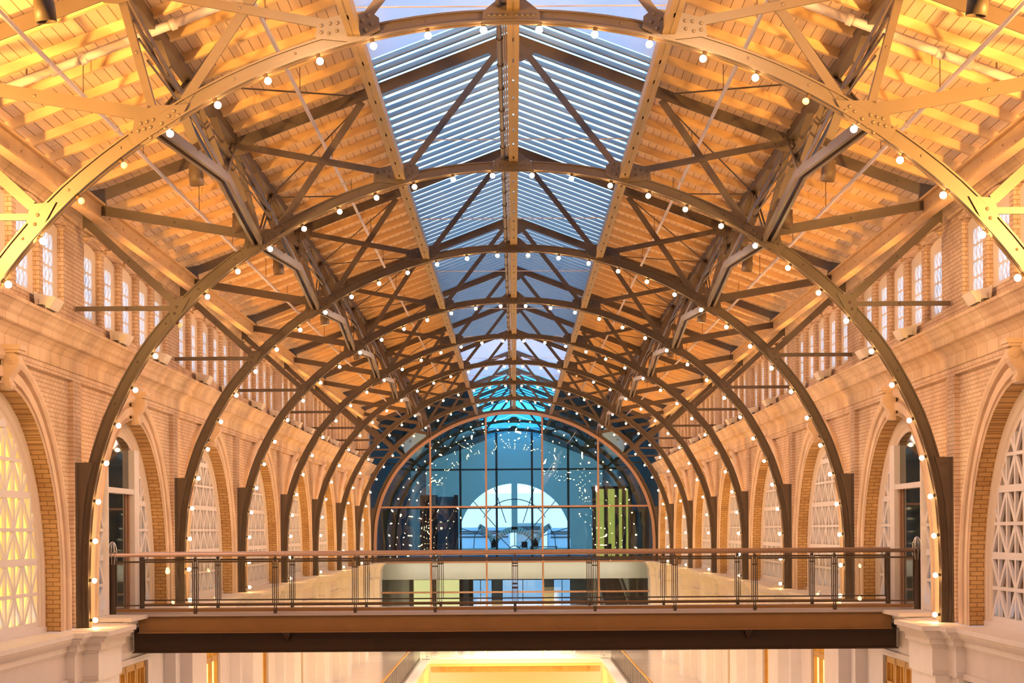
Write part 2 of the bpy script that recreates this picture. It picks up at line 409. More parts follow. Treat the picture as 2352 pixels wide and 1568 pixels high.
    quad((X(1008), y0, ZZ(-217)), (X(1008), y1, ZZ(-217)), (X(1008), y1, ZZ(740)), (X(1008), y0, ZZ(740)))
    return struct(m.build('wall_' + SIDE[s], M['brick']))
for s in (-1, 1): wall_side(s)
# end wall behind the camera position
mb = MB(); mb.box(-1100 * S, 1100 * S, -6.0, -5.7, 0, ZZ(1250)); struct(mb.build('wall_behind', M['stone']))

YS, YE = -5.6, 3.045 * DF
def run_profile(prof, s, y0, y1): # closed section extruded along the nave
    return MB().prism([(s * x * S, y0, ZZ(z)) for x, z in prof], (0, y1 - y0, 0))
CORNICE = [(1030, 368), (1006, 368), (1005, 373), (1005, 395), (1003, 397), (1001, 400), (997, 406), (991, 411), (989, 413), (980, 415), (978, 417), (978, 430), (975, 433), (972, 436), (969, 443), (962, 451), (958, 453), (957, 458), (958, 460), (1030, 464)]
LEDGE = [(1060, -217), (962, -219), (962, -229), (966, -230), (968, -236), (974, -243), (983, -249), (984, -251), (984, -261), (987, -262), (990, -268), (1000, -272), (1060, -272)]
CROWN = [(1030, 712), (1005, 712), (1003, 720), (996, 725), (991, 732), (990, 738), (1030, 738)]
for s in (-1, 1):
    struct(run_profile(CORNICE, s, YS, YE).build('trim_%d' % (1 if s < 0 else 2), M['block']))
    struct(run_profile(CROWN, s, YS, YE).build('trim_%d' % (3 if s < 0 else 4), M['block']))
    struct(run_profile(LEDGE, s, YS, YE).build('trim_%d' % (5 if s < 0 else 6), M['white_stone']))

# pedestal breaks of the ledge under each arch foot, with the pier below
def pedestal(s, d, n):
    m = MB(); y = d * DF
    for base, hd in ((963, 0.047), (927, 0.030)):
        def fr(z0, z1, p0, p1):
            h0 = hd * DF + p0 * S; h1 = hd * DF + p1 * S
            xa, xb = s * (base - p0) * S, s * (base - p1) * S; xo = s * 1012 * S
            m.hexa([(xo, y - h0, ZZ(z0)), (xa, y - h0, ZZ(z0)), (xa, y + h0, ZZ(z0)), (xo, y + h0, ZZ(z0)),
                    (xo, y - h1, ZZ(z1)), (xa, y - h1, ZZ(z1)), (xa, y + h1, ZZ(z1)), (xo, y + h1, ZZ(z1))])
        fr(-229, -218.6 + (0.4 if base == 927 else 0), 23, 23); fr(-236, -229, 17, 19); fr(-243, -236, 11, 17); fr(-249, -243, 2.5, 11)
        fr(-261, -249, 1.5, 1.5); fr(-268, -261, -4, -1); fr(-318, -268, -6, -6); fr(-331, -318, -6, 0)
        m.ubox(min(s * (base + 12), s * 1012), max(s * (base + 12), s * 1012), d - hd * 0.97, d + hd * 0.97, -827, -331)
    o = m.build('pilaster', M['white_stone']); o['kind'] = 'structure'
for i in range(0, 9):
    for s in (-1, 1): pedestal(s, dT(i) - 0.002, i)

# lower walls with the shop openings
def lower_wall(s):
    m = MB(); X0, X1 = sorted((s * 1010, s * 1034))
    prev = YS / DF
    for i in range(0, 8):
        a, b = dB(i) - 0.046, dB(i) + 0.046
        m.ubox(X0, X1, prev, a, -827, -262); m.ubox(X0, X1, a, b, -346, -262); prev = b
    m.ubox(X0, X1, prev, 3.045, -827, -262)
    # frieze band under the ledge
    m.ubox(*sorted((s * 990, s * 1012)), YS / DF, 3.04, -322, -262)
    m.ubox(*sorted((s * 984, s * 1012)), YS / DF, 3.04, -334, -322)
    struct(m.build('wall_lower_' + SIDE[s], M['plaster']))
for s in (-1, 1): lower_wall(s)

# ------------------------------------------------------------------ roof
RS = 0.378
def zr(x): return 1134 - RS * abs(x)        # rafter centre line
def zdk(x): return zr(x) + 29               # underside of the boards
for s in (-1, 1):
    poly = [(s * 326 * S, YS, ZZ(zdk(326))), (s * 1045 * S, YS, ZZ(zdk(1045))), (s * 1045 * S, YS, ZZ(zdk(1045) + 8)), (s * 326 * S, YS, ZZ(zdk(326) + 8))]
    ce = struct(MB().prism(poly, (0, 3.05 * DF - YS, 0)).build('ceiling_' + SIDE[s], M['board']))
    jm = MB(); hw = 0.045
    jm.hexa([(s * 336 * S, -hw, ZZ(zr(336) + 11)), (s * 990 * S, -hw, ZZ(zr(990) + 11)), (s * 990 * S, hw, ZZ(zr(990) + 11)), (s * 336 * S, hw, ZZ(zr(336) + 11)),
             (s * 336 * S, -hw, ZZ(zdk(336) + 1)), (s * 990 * S, -hw, ZZ(zdk(990) + 1)), (s * 990 * S, hw, ZZ(zdk(990) + 1)), (s * 336 * S, hw, ZZ(zdk(336) + 1))])
    j0 = None
    for i in range(0, 8):
        for k in range(0, 8):
            d = dT(i) + BAY * (k + 0.5) / 8
            if j0 is None: j = j0 = jm.build('ceiling_joist', M['joist'], ce)
            else: j = j0.copy(); C.objects.link(j)
            j.location = (0, d * DF, 0)
    # boarded strip beside the skylight and the white kerb of the skylight well
    kb = MB(); prevd = YS / DF
    for a, b in ((YS / DF, dT(5) + 0.02), (dT(7) - 0.02, 3.05)):
        kb.ubox(*sorted((s * 317, s * 328)), a, b, 1012, 1084)
    kb.ubox(*sorted((s * 317, s * 328)), dT(5), dT(7), 1012, 1024)
    for k in range(9): kb.ubox(*sorted((s * 318, s * 327)), dT(5) + (dT(7) - dT(5)) * k / 8 - 0.002, dT(5) + (dT(7) - dT(5)) * k / 8 + 0.002, 1020, 1084)
    struct(kb.build('trim_%d' % (7 if s < 0 else 8), M['panel']))
    eb = MB(); eb.ubox(*sorted((s * 947, s * 952)), YS / DF, 3.04, 716, 756); eb.ubox(*sorted((s * 937, s * 962)), YS / DF, 3.04, 753, 758); eb.ubox(*sorted((s * 937, s * 962)), YS / DF, 3.04, 713, 717)
    for k in range(64):
        d = 0.72 + k * 0.0365
        eb.ubox(*sorted((s * 958, s * 962)), d, d + 0.003, 736, 758); eb.ball((s * 946 * S, (d + 0.01) * DF, ZZ(737)), 0.02, 6, 4); eb.ball((s * 946 * S, (d + 0.025) * DF, ZZ(724)), 0.02, 6, 4)
    tag(eb.build('eave_beam', M['joist']), 'cream riveted eave beam along the top of the %s brick wall' % SIDE[s], 'beam')

# ------------------------------------------------------------------ skylight, one window per bay
def skylight(i, d0, d1, kind, n):
    r = sempty('window_%d' % n, (0, d0 * DF, 0)); y1 = (d1 - d0) * DF
    g = MB()
    for s in (-1, 1):
        p = [(0, 0, ZZ(1134 + 34)), (s * 330 * S, 0, ZZ(zr(330) + 34)), (s * 330 * S, 0, ZZ(zr(330) + 35)), (0, 0, ZZ(1134 + 35))]
        g.prism(p, (0, y1, 0))
    if kind == 'panel':
        p = MB()
        for s in (-1, 1):
            for k in range(2):
                a, b = y1 * k / 2 + 0.02, y1 * (k + 1) / 2 - 0.02
                p.prism([(s * 2 * S, a, ZZ(zr(2) + 17)), (s * 318 * S, a, ZZ(zr(318) + 17)), (s * 318 * S, a, ZZ(zr(318) + 22)), (s * 2 * S, a, ZZ(zr(2) + 22))], (0, b - a, 0))
        p.build('ceiling_panel', M['panel'], r)
        g.build('pane', M['sky_glass'], r)
        return
    g.build('pane', M['hall_sky_glass' if kind == 'glaze' else 'sky_glass'], r)
    b = MB(); ts = MB()
    nb = max(1, round(y1 / 0.533)) if kind == 'bars' else 5
    for k in range(nb):
        y = y1 * (k + 0.5) / nb
        for s in (-1, 1):
            w = 0.03
            def sl(mm, ya, yb, za, zb): mm.hexa([(0, ya, ZZ(1134 + za)), (s * 318 * S, ya, ZZ(zr(318) + za)), (s * 318 * S, yb, ZZ(zr(318) + za)), (0, yb, ZZ(1134 + za)),
                    (0, ya, ZZ(1134 + zb)), (s * 318 * S, ya, ZZ(zr(318) + zb)), (s * 318 * S, yb, ZZ(zr(318) + zb)), (0, yb, ZZ(1134 + zb))])
            sl(b, y - w, y + w, 13.5, 24)
            sl(ts, y + w + 0.005, y + 0.31, 23, 24)
    if kind == 'slats':
        for k in range(7):
            for s in (-1, 1):
                x = s * (30 + 44 * k); b.bar((x * S, 0.1, ZZ(zr(x) + 18)), (x * S, y1 - 0.1, ZZ(zr(x) + 18)), 0.16, 0.03, (s * RS, 0, 1))
    b.build('glazing_bar', M['fin'], r); ts.build('teal_strip', M['tealstrip'], r)
SKY = [(0, 0.44, 0.955, 'panel'), (0, 0.955, dT(1), 'bars')] + [(i, dT(i), dT(i + 1), 'bars') for i in range(1, 5)] + [(5, dT(5), dT(6), 'bars'), (6, dT(6), dT(7), 'panel'), (7, dT(7), 3.05, 'panel')]
for n, (i, a, b, k) in enumerate(SKY): skylight(i, a, b, k, 200 + n)
mb = MB(); mb.box(-340 * S, 340 * S, YS, 0.44 * DF, ZZ(1170), ZZ(1176)); struct(mb.build('ceiling_behind', M['panel']))

# ================================================================== ARCH TRUSSES
ZF = -219
def T(x, z, y=0.0): return (x * S, y, (z - ZF) * S)
RB = [(0, 1009), (20, 1009), (33.6, 1011), (43.9, 1017), (54.2, 1019), (64.6, 1011), (69.8, 1003), (75, 994), (80.4, 981), (85.9, 972), (91.8, 968)]
def rb(ph):
    for (a, ra), (b, r2) in zip(RB, RB[1:]):
        if ph <= b: t = (ph - a) / (b - a); return ra + (r2 - ra) * t
    return RB[-1][1]
def arch_pt(ph, off=0.0):
    a = math.radians(ph)
    if ph <= 88.6: r = rb(ph) + off; return (r * math.sin(a), -190 + r * math.cos(a))
    return (968 + off, -190 - (ph - 88.6) / 3.2 * 29)
PH = [k * 88.6 / 40 for k in range(41)] + [91.8]
PHF = [-p for p in reversed(PH[1:])] + PH
def apt(ph, off):
    x, z = arch_pt(abs(ph), off); return (math.copysign(x, ph) if ph else 0.0, z)
def thick(ph): return 17 + 8 * min(1, abs(ph) / 45)
SO = 12            # bulbs hang 12 U inside the soffit
def truss_parts():
    P = []
    ch = MB(); rings = []
    for ph in PHF:
        i0, i1, o1 = SO, SO + 3, SO + 3 + thick(ph)
        sec = [(i0, -0.09), (i1, -0.09), (i1, -0.035), (o1 - 3, -0.035), (o1 - 3, -0.07), (o1, -0.07), (o1, 0.07), (o1 - 3, 0.07), (o1 - 3, 0.035), (i1, 0.035), (i1, 0.09), (i0, 0.09)]
        rings.append([T(*apt(ph, o), y) for o, y in sec])
    ch.loft(rings)
    for ph in range(-86, 87, 6):
        x, z = apt(ph, SO + 3 + thick(ph) * 0.5); p = T(x, z, -0.035); ch.rivet(p, 0.02)
    P.append(('arch_rib', ch, 'steel'))
    for s in (-1, 1):
        pl = [(s * 1009, ZF), (s * 1009, 163)] + [(s * max(arch_pt(p, SO + 18)[0], 0), arch_pt(p, SO + 18)[1]) for p in (69.6, 73, 76, 80, 84, 88, 91.8)]
        pl[2] = (pl[2][0], 163) if abs(pl[2][1] - 163) < 20 else pl[2]
        m = MB().prism([T(x, z, -0.1) for x, z in pl], (0, 0.2, 0))
        m.box(*sorted((s * 1010 * S, s * 1004 * S)), -0.16, 0.16, 0.0, (163 - ZF) * S)
        P.append(('post', m, 'steel'))
        def member(name, a, b, h, y=-0.045, flange=True):
            m = MB(); A, B = T(*a, y), T(*b, y)
            m.bar(A, B, 0.03, h * S, (0, 0, 1))
            if flange:
                v = (Vector(B) - Vector(A)).normalized(); up = Vector((0, 0, 1)); up = (up - v * up.dot(v)).normalized()
                o = up * (h * S / 2 - 0.012)
                m.bar(Vector(A) + o + Vector((0, 0.05, 0)), Vector(B) + o + Vector((0, 0.05, 0)), 0.12, 0.024, (0, 0, 1))
                n = max(1, int((Vector(B) - Vector(A)).length / 1.4))
                for k in range(n): m.rivet(Vector(A).lerp(Vector(B), (k + 0.5) / n) + Vector((0, -0.016, 0)), 0.022)
            P.append((name, m, 'steel'))
        member('rafter', (s * 0.0, 1134), (s * 985, 762), 25, -0.06)
        member('diagonal', (s * 248, 826), (s * 40, 1092), 15, -0.05)
        member('diagonal', (s * 268, 822), (s * 620, 889), 15, -0.05)
        member('diagonal', (s * 345, 990), (s * 535, 706), 16, -0.03)
        member('strut', (s * 590, 682), (s * 968, 747), 22, -0.05)
        member('brace', (s * 985, 717), (s * 785, 535), 18, -0.05)
        member('wall_tie', (s * 772, 517), (s * 1008, 517), 11, -0.05)
        member('hanger', (s * 588, 690), (s * 640, 882), 13, 0.0)
        def gusset(poly, riv, y=-0.068):
            m = MB().prism([T(s * x, z, y) for x, z in poly], (0, 0.016, 0))
            for x, z in riv: m.rivet(T(s * x, z, y), 0.026)
            P.append(('gusset_plate', m, 'steel'))
        gusset([(320, 805), (316, 834), (268, 846), (232, 850), (216, 838), (214, 818), (252, 798)], [(310, 815), (310, 826), (298, 813), (296, 829), (285, 817), (284, 830), (233, 842), (228, 828), (243, 833), (238, 818), (262, 812)])
        gusset([(620, 652), (616, 678), (585, 698), (552, 698), (528, 700), (545, 668), (598, 634), (618, 634), (632, 660)], [(606, 668), (596, 671), (586, 674), (610, 656), (600, 659), (590, 662), (552, 688), (545, 681), (560, 680), (554, 672), (572, 668), (580, 655), (590, 645), (566, 660)])
        gusset([(788, 538), (745, 541), (782, 473), (793, 511)], [(775, 520), (780, 505)])
        gusset([(672, 905), (598, 908), (592, 882), (607, 874), (642, 864), (666, 866)], [(662, 895), (650, 897), (660, 882), (648, 876), (636, 900), (622, 902), (610, 898), (604, 886), (620, 880)])
        gusset([(990, 785), (938, 794), (934, 738), (965, 718), (990, 700)], [(975, 770), (960, 778), (965, 755), (975, 735), (955, 742)])
    m = MB().prism([T(x, z, -0.068) for x, z in ((-48, 826), (48, 826), (46, 848), (16, 872), (-16, 872), (-46, 848))], (0, 0.016, 0))
    for k in range(-4, 5):
        if k: m.rivet(T(k * 9, 841, -0.068), 0.024)
    m.rivet(T(8, 858, -0.068), 0.026)
    P.append(('gusset_plate', m, 'steel'))
    m = MB().prism([T(x, z, -0.072) for x, z in ((-56, 1102), (-50, 1126), (0, 1146), (50, 1126), (56, 1102), (24, 1080), (-24, 1080))], (0, 0.016, 0))
    for x, z in ((-40, 1112), (-30, 1118), (40, 1112), (30, 1118), (-20, 1095), (20, 1095), (-12, 1118), (12, 1118)): m.rivet(T(x, z, -0.072), 0.026)
    P.append(('gusset_plate', m, 'steel'))
    return P
TR = []
LAB = ['nearest great arch, pale and brightly lit, cut off at the picture sides', 'second great bronze steel arch, first one whose feet show whole',
       'third great bronze steel arch, just beyond the footbridge']
for k in range(3, 8): LAB.append('%s great bronze steel arch counted from the nearest' % NUM[k])
LAB.append('great steel arch framing the glass end wall of the nave')
for k in range(9, 11): LAB.append('dark steel arch in the hall behind the glass end wall, %s row' % NUM[k - 9])
proto = None
for i in range(0, 11):
    lab = LAB[i]
    if proto is None:
        proto = thing('arch_truss', lab, 'roof truss', (0, dT(0) * DF, ZZ(ZF)), 'great roof arches')
        for nm, m, mt in truss_parts(): m.build(nm, M[mt], proto)
        t = proto
    else:
        t = copy_tree(proto); t['label'] = lab; t.location.y = dT(i) * DF
        if i >= 9: t['group'] = 'arches beyond the glass'
    TR.append(t)

# ------------------------------------------------------------------ string lights: 36 bulbs to an arch
arc = [(0.0, 0.0)]; px, pz = arch_pt(0)
tab = [(0.0, 0.0)]
for k in range(1, 919):
    ph = k * 0.1; x, z = arch_pt(ph); tab.append((tab[-1][0] + math.hypot(x - px, z - pz), ph)); px, pz = x, z
def ph_at(sv):
    for (a, pa), (b, pb) in zip(tab, tab[1:]):
        if sv <= b: return pa + (pb - pa) * (sv - a) / max(b - a, 1e-9)
    return 91.8
bm = MB().ball((0, 0, 0), 0.043, 12, 8); sm = MB().tube([(0, 0, 0.04), (0, 0, 0.092)], [0.024, 0.03], 8)
b_on = b_off = None
UNLIT = {(0, -1, 7), (0, -1, 8), (0, 1, 5), (1, -1, 9), (5, 1, 3)}
ARCHN = ['the nearest arch', 'the second arch', 'the third arch', 'the fourth arch', 'the fifth arch', 'the sixth arch', 'the seventh arch', 'the eighth arch']
for i in range(0, 8):
    cm = MB(); cps = []
    for s in (-1, 1):
        for k in range(18 if i else 12):
            ph = ph_at(45.5 + 91 * k); x, z = arch_pt(ph)
            off = s in (-1, 1) and (i, s, k) in UNLIT
            loc = Vector((s * x * S, dT(i) * DF - 0.03, ZZ(z)))
            first = (b_off if off else b_on) is None
            if first:
                o = bm.build('bulb', M['bulb_off' if off else 'bulb'], None, True); c = sm.build('socket', M['socket'], o, True)
                if off: b_off = o
                else: b_on = o
            else: o = copy_tree(b_off if off else b_on)
            tag(o, '%s bulb under %s, %s from the crown on the %s' % ('unlit' if off else 'lit', ARCHN[i], NUM[k], SIDE[s]), 'light bulb', 'string light bulbs under ' + ARCHN[i])
            o.location = loc
            if not off and (i < 2 or k % 3 == 1): lamp('POINT', 'bulb_glow', loc + Vector((0, 0.075, 0)), E_ARCH * (1 if i < 2 else 3), SOFT, 0.012)
            # socket points to the rib; hanging bulbs tilt with the arch
            o.rotation_euler = (0, s * math.radians(min(ph, 90)), 0)
    pts = [T(*apt(ph, SO - 2.0), -0.03) for ph in PHF]
    cm.tube(pts, 0.008, 5)
    o = cm.build('light_string_cable', M['socket']); o.location = (0, dT(i) * DF, ZZ(ZF))
    tag(o, 'thin cable carrying the bulbs under ' + ARCHN[i], 'cable', 'string light cables')

# ------------------------------------------------------------------ longitudinal beams, pipes, rods
def long_beam(x, z0, w, h, d0, d1):
    m = MB()
    for sx in (-1, 1):
        a, b = sorted((x + sx * 1.5, x + sx * w / 2)); m.ubox(a, b, d0, d1, z0 + 3.01, z0 + h)
        a, b = sorted((x + sx * 1.5, x + sx * (w / 2 + 2))); m.ubox(a, b, d0, d1, z0, z0 + 3)
    k = d0
    while k < d1: m.ubox(x - 1.6, x + 1.6, k, k + 0.028, z0 + 0.5, z0 + 2); k += 0.034
    return m
D0B = 0.45
for s in (-1, 1):
    tag(long_beam(s * 257, 808, 17, 28, D0B, 3.04).build('skylight_beam', M['beam']), 'long slotted double beam running under the %s edge of the skylight' % SIDE[s], 'beam')
tag(long_beam(3, 848, 17, 30, D0B, 3.04).build('ridge_beam', M['beam']), 'long slotted double beam running under the middle of the skylight', 'beam')
m = MB(); m.tube([W(-21, 858, D0B), W(-21, 858, 3.03)], 0.034, 10)
for k in range(60):
    d = 0.5 + k * 0.043; m.tube([W(-21, 858, d), W(-21, 858, d + 0.003)], 0.045, 10)
o = m.build('ridge_pipe', M['steel'], None, True); tag(o, 'brown jointed pipe beside the beam under the middle of the skylight', 'pipe')
m = MB()
for dx in (-14, -10): m.tube([W(dx, 862, D0B), W(dx, 862, 3.03)], 0.012, 6)
tag(m.build('cable_bundle', M['pipe']), 'pair of thin pale conduits between ridge pipe and middle beam', 'conduit')
for s in (-1, 1):
    for x, z, nm in ((449, 924, 'upper'), (782, 798, 'lower')):
        m = MB(); m.tube([W(s * x, z, D0B), W(s * x, z, 3.03)], 0.03, 10)
        for i in range(0, 8): m.tube([W(s * x, z, dB(i)), W(s * x, z, dB(i) + 0.004)], 0.045, 10)
        t = thing('sprinkler_pipe', 'pale sprinkler pipe hung under the %s roof slope, %s of the two' % (SIDE[s], nm), 'pipe', W(s * x, z, dB(0)))
        m.build('pipe_run', M['pipe'], t, True, tuple(t.location)); t2 = t
        t.children[0].location = (0, 0, 0)
        for i in range(0, 8):
            for k in (0.28, 0.72):
                d = dT(i) + BAY * k; h = MB().tube([W(s * x, z, d), W(s * x, zdk(x), d)], 0.007, 5)
                c = h.build('hanger_rod', M['socket'], t, False, tuple(t.location)); c.location = (0, 0, 0)
# stout supply pipe crossing each roof slope behind the nearest arch
for s in (-1, 1):
    t = thing('supply_pipe', 'stout pale pipe with couplings crossing the %s roof slope behind the nearest arch' % SIDE[s], 'pipe', W(s * 750, zdk(750) - 34, 0.772))
    def q_(x): return Vector(W(s * x, zdk(x) - 34, 0.772)) - t.location
    MB().tube([q_(960), q_(430)], 0.062, 14).build('pipe_run', M['pipe'], t, True)
    for x in (900, 812, 760, 600, 470): MB().tube([q_(x + 5), q_(x - 5)], 0.082, 14).build('coupling', M['pipe'], t, True)
    for x in (860, 680, 520): MB().tube([q_(x), q_(x) + Vector((0, 0, 36 * S))], 0.012, 6).build('hanger_rod', M['socket'], t)
# tie rods over the skylight well
for i in range(0, 8):
    m = MB().tube([W(-314, 1034, dB(i)), W(314, 1034, dB(i))], 0.012, 6)
    tag(m.build('tie_rod', M['pipe']), 'thin rod across the skylight well in the %s bay from the front' % NUM[i], 'rod', 'skylight tie rods')
# roof bracing rods
for i in range(0, 8):
    for s in (-1, 1):
        for a in (0, 1):
            m = MB().tube([W(s * 640, 884, dB(i)), W(s * 350, zr(350) - 6, dT(i + a) + (0.008 if not a else -0.008))], 0.014, 6)
            tag(m.build('bracing_rod', M['steel_dark']), 'slim dark bracing rod on the %s roof slope, %s end of the %s bay' % (SIDE[s], 'near' if not a else 'far', NUM[i]), 'rod', 'roof bracing rods')

# ------------------------------------------------------------------ lattice girders between the arches
def girder_parts(s):
    yb = BAY * DF; P = []
    def G(x, z, y): return (s * x * S, y, z * S)
    def dbl(name, a, b, w, h, gap=0.05):
        m = MB()
        for k in (-1, 1):
            o = Vector((k * gap, 0, 0)); m.bar(Vector(a) + o, Vector(b) + o, w, h)
        P.append((name, m))
    R = (640, 896); Bp = (588, 668); Mp = (570, 700); ym = yb / 2
    m = MB(); m.ubox(*sorted((s * 630, s * 652)), 0.006, BAY - 0.006, 890 - ZE / S, 912 - ZE / S); P.append(('top_chord', m))
    dbl('bottom_chord', G(*Bp, 0.1), G(*Mp, ym), 0.05, 0.13, 0.06); dbl('bottom_chord', G(*Mp, ym), G(*Bp, yb - 0.1), 0.05, 0.13, 0.06)
    dbl('post', G(*Mp, ym), G(R[0], R[1] - 6, ym), 0.02, 0.09, 0.04)
    dbl('diagonal', G(*Mp, ym), G(R[0], R[1] - 8, 0.15), 0.02, 0.08, 0.04); dbl('diagonal', G(*Mp, ym), G(R[0], R[1] - 8, yb - 0.15), 0.02, 0.08, 0.04)
    dbl('diagonal', G(R[0] - 2, R[1] - 8, ym), G(Bp[0] + 2, Bp[1] + 8, 0.15), 0.02, 0.06, 0.03); dbl('diagonal', G(R[0] - 2, R[1] - 8, ym), G(Bp[0] + 2, Bp[1] + 8, yb - 0.15), 0.02, 0.06, 0.03)
    for q in (0.25, 0.75):
        dbl('post', G((R[0] + Mp[0]) / 2 - 36, (Mp[1] + Bp[1]) / 2 + 6, yb * q), G(R[0], R[1] - 8, yb * q), 0.015, 0.06, 0.03)
    m = MB()
    for k, (x, z) in enumerate(((604, 800), (612, 812), (598, 776), (620, 842))): m.tube([G(x, z, 0.08), G(x, z - (14 if k % 2 else 4), ym), G(x, z, yb - 0.08)], 0.016, 6)
    P.append(('conduit', m))
    m = MB(); m.bar(G(572, 706, ym - 0.25), G(572, 706, ym + 0.25), 0.2, 0.02); P.append(('joint_plate', m))
    return P
for s in (-1, 1):
    pr = None
    for i in range(0, 8):
        lab = 'lattice roof girder on the %s, spanning the %s bay from the front' % (SIDE[s], NUM[i])
        if pr is None:
            pr = g = thing('lattice_girder', lab, 'girder', (0, 0, ZE), 'lattice girders between arches')
            for nm, m in girder_parts(s): m.build(nm, M['steel_dark' if nm in ('top_chord',) else 'steel_dark' if nm == 'conduit' else 'steel'], pr)
        else: g = copy_tree(pr); g['label'] = lab
        g.location = (0, dT(i) * DF, ZE)

# ------------------------------------------------------------------ can spotlights on the girders
SPOTS = [0.578, 0.853, 0.985, 1.15, 1.43, 1.72, 2.01, 2.30, 2.59]
sp0 = None
for s in (-1, 1):
    for k, d in enumerate(SPOTS):
        lab = 'cylindrical can spotlight under the %s girder, %s from the front' % (SIDE[s], NUM[k])
        loc = W(s * 620, 700, d)
        if sp0 is None:
            sp0 = t = thing('can_spotlight', lab, 'spotlight', loc, 'can spotlights under the girders')
            hm = MB(); n = 16
            rings = [[(r * math.cos(2 * PI * q / n), r * math.sin(2 * PI * q / n), z) for q in range(n)] for r, z in ((0.05, 0.17), (0.085, 0.16), (0.09, 0.06), (0.10, 0.05), (0.10, 0.03), (0.105, 0.02), (0.105, -0.15), (0.09, -0.15), (0.085, -0.06))]
            hm.loft(rings); hm.add(rings[0], [tuple(range(n))]); hm.build('housing', M['spot'], t, True)
            MB().tube([(0, 0, -0.07), (0, 0, -0.06)], 0.084, 16).build('lens', M['spot'], t)
            MB().bar((0, 0, 0.15), (0, 0, 0.28), 0.05, 0.05).build('bracket', M['spot'], t)
        else: t = copy_tree(sp0); t['label'] = lab
        t.location = loc; t.rotation_euler = (0.12, s * 0.1, 0)
        if k >= 4:
            for c in t.children:
                if c.name.startswith('lens'):
                    c.data = c.data.copy(); c.data.materials.clear(); c.data.materials.append(M['spot_lens']); c.scale = (1.0, 1.0, 1); c.location.z = -0.08

# ------------------------------------------------------------------ wedge floodlights on the cornice
fl0 = {}
for s in (-1, 1):
    for i in range(0, 8):
        for k, dk in enumerate((-0.061, 0.061)):
            lab = 'white wedge floodlight on the %s cornice, %s in the %s bay' % (SIDE[s], 'nearer one' if k == 0 else 'farther one', NUM[i])
            loc = W(s * 984, 464, dB(i) + dk)
            if s not in fl0:
                t = fl0[s] = thing('floodlight', lab, 'floodlight', loc, 'floodlights along the cornices')
                w = 0.27
                pr = [(-s * 0.20, -w, 0.22), (-s * 0.10, -w, 0.05), (s * 0.12, -w, 0.12), (s * 0.14, -w, 0.30)]
                hm = MB()
                for y0 in (-w, w - 0.02): hm.prism([(x, y0, z) for x, y, z in pr], (0, 0.02, 0))
                for (xa, _, za), (xb, _, zb) in zip(pr, pr[1:]):
                    if za != zb or xa != xb: hm.prism([(xa, -w, za), (xb, -w, zb), (xb * 0.9, -w, zb + 0.012), (xa * 0.9, -w, za + 0.012)], (0, 2 * w, 0))
                hm.build('housing', M['flood'], t)
                MB().hexa([(-s * 0.08, -w * .9, 0.226), (s * 0.10, -w * .9, 0.29), (s * 0.10, w * .9, 0.29), (-s * 0.08, w * .9, 0.226), (-s * 0.08, -w * .9, 0.232), (s * 0.10, -w * .9, 0.296), (s * 0.10, w * .9, 0.296), (-s * 0.08, w * .9, 0.232)]).build('lens', M['lens'], t).location.z = -0.14
                mm = MB(); mm.box(-0.05, 0.05, -w - 0.02, -w, 0, 0.2); mm.box(-0.05, 0.05, w, w + 0.02, 0, 0.2); mm.box(-0.06, 0.06, -w - 0.02, w + 0.02, 0, 0.015); mm.build('bracket', M['flood'], t)
                MB().box(-0.05, 0.05, -w - 0.18, -w - 0.05, 0.0, 0.09).build('ballast_box', M['black'], t)
            else: t = copy_tree(fl0[s]); t['label'] = lab
            t.location = loc

# ------------------------------------------------------------------ scroll consoles at the crowns
c0 = {}
for s in (-1, 1):
    for i in range(0, 8):
        lab = 'carved scroll bracket at the crown of the %s wall arch in the %s bay' % (SIDE[s], NUM[i])
        loc = W(s * 1003, 284, dB(i))
        if s not in c0:
            t = c0[s] = thing('scroll_console', lab, 'bracket', loc, 'scroll brackets over the arches')
            def K(p, z, y): return (-s * p * S, y, (z - 284) * S)
            hw = 16 * S
            prof = [(-4, 356), (22, 356), (29, 350), (32, 342), (31, 334), (27, 326), (20, 317), (14, 309), (12, 302), (15, 297), (17, 292), (14, 286), (7, 284), (-4, 285)]
            m = MB().prism([K(p, z, -hw) for p, z in prof], (0, 2 * hw, 0))
            m.build('scroll', M['stone'], t)
            for p, z, r in ((19, 343, 9.5), (9, 292, 6.5)):
                m = MB().tube([K(p, z, -hw - 2.5 * S), K(p, z, hw + 2.5 * S)], r * S, 14); m.tube([K(p, z, -hw - 4 * S), K(p, z, hw + 4 * S)], r * 0.5 * S, 12)
                m.build('volute', M['stone'], t)
            m = MB(); m.box(*sorted((s * 4 * S, -s * 36 * S)), -hw - 7 * S, hw + 7 * S, 78 * S, 87 * S); m.box(*sorted((s * 4 * S, -s * 32 * S)), -hw - 4 * S, hw + 4 * S, 72 * S, 78 * S)
            m.build('abacus', M['stone'], t)
        else: t = copy_tree(c0[s]); t['label'] = lab
        t.location = loc

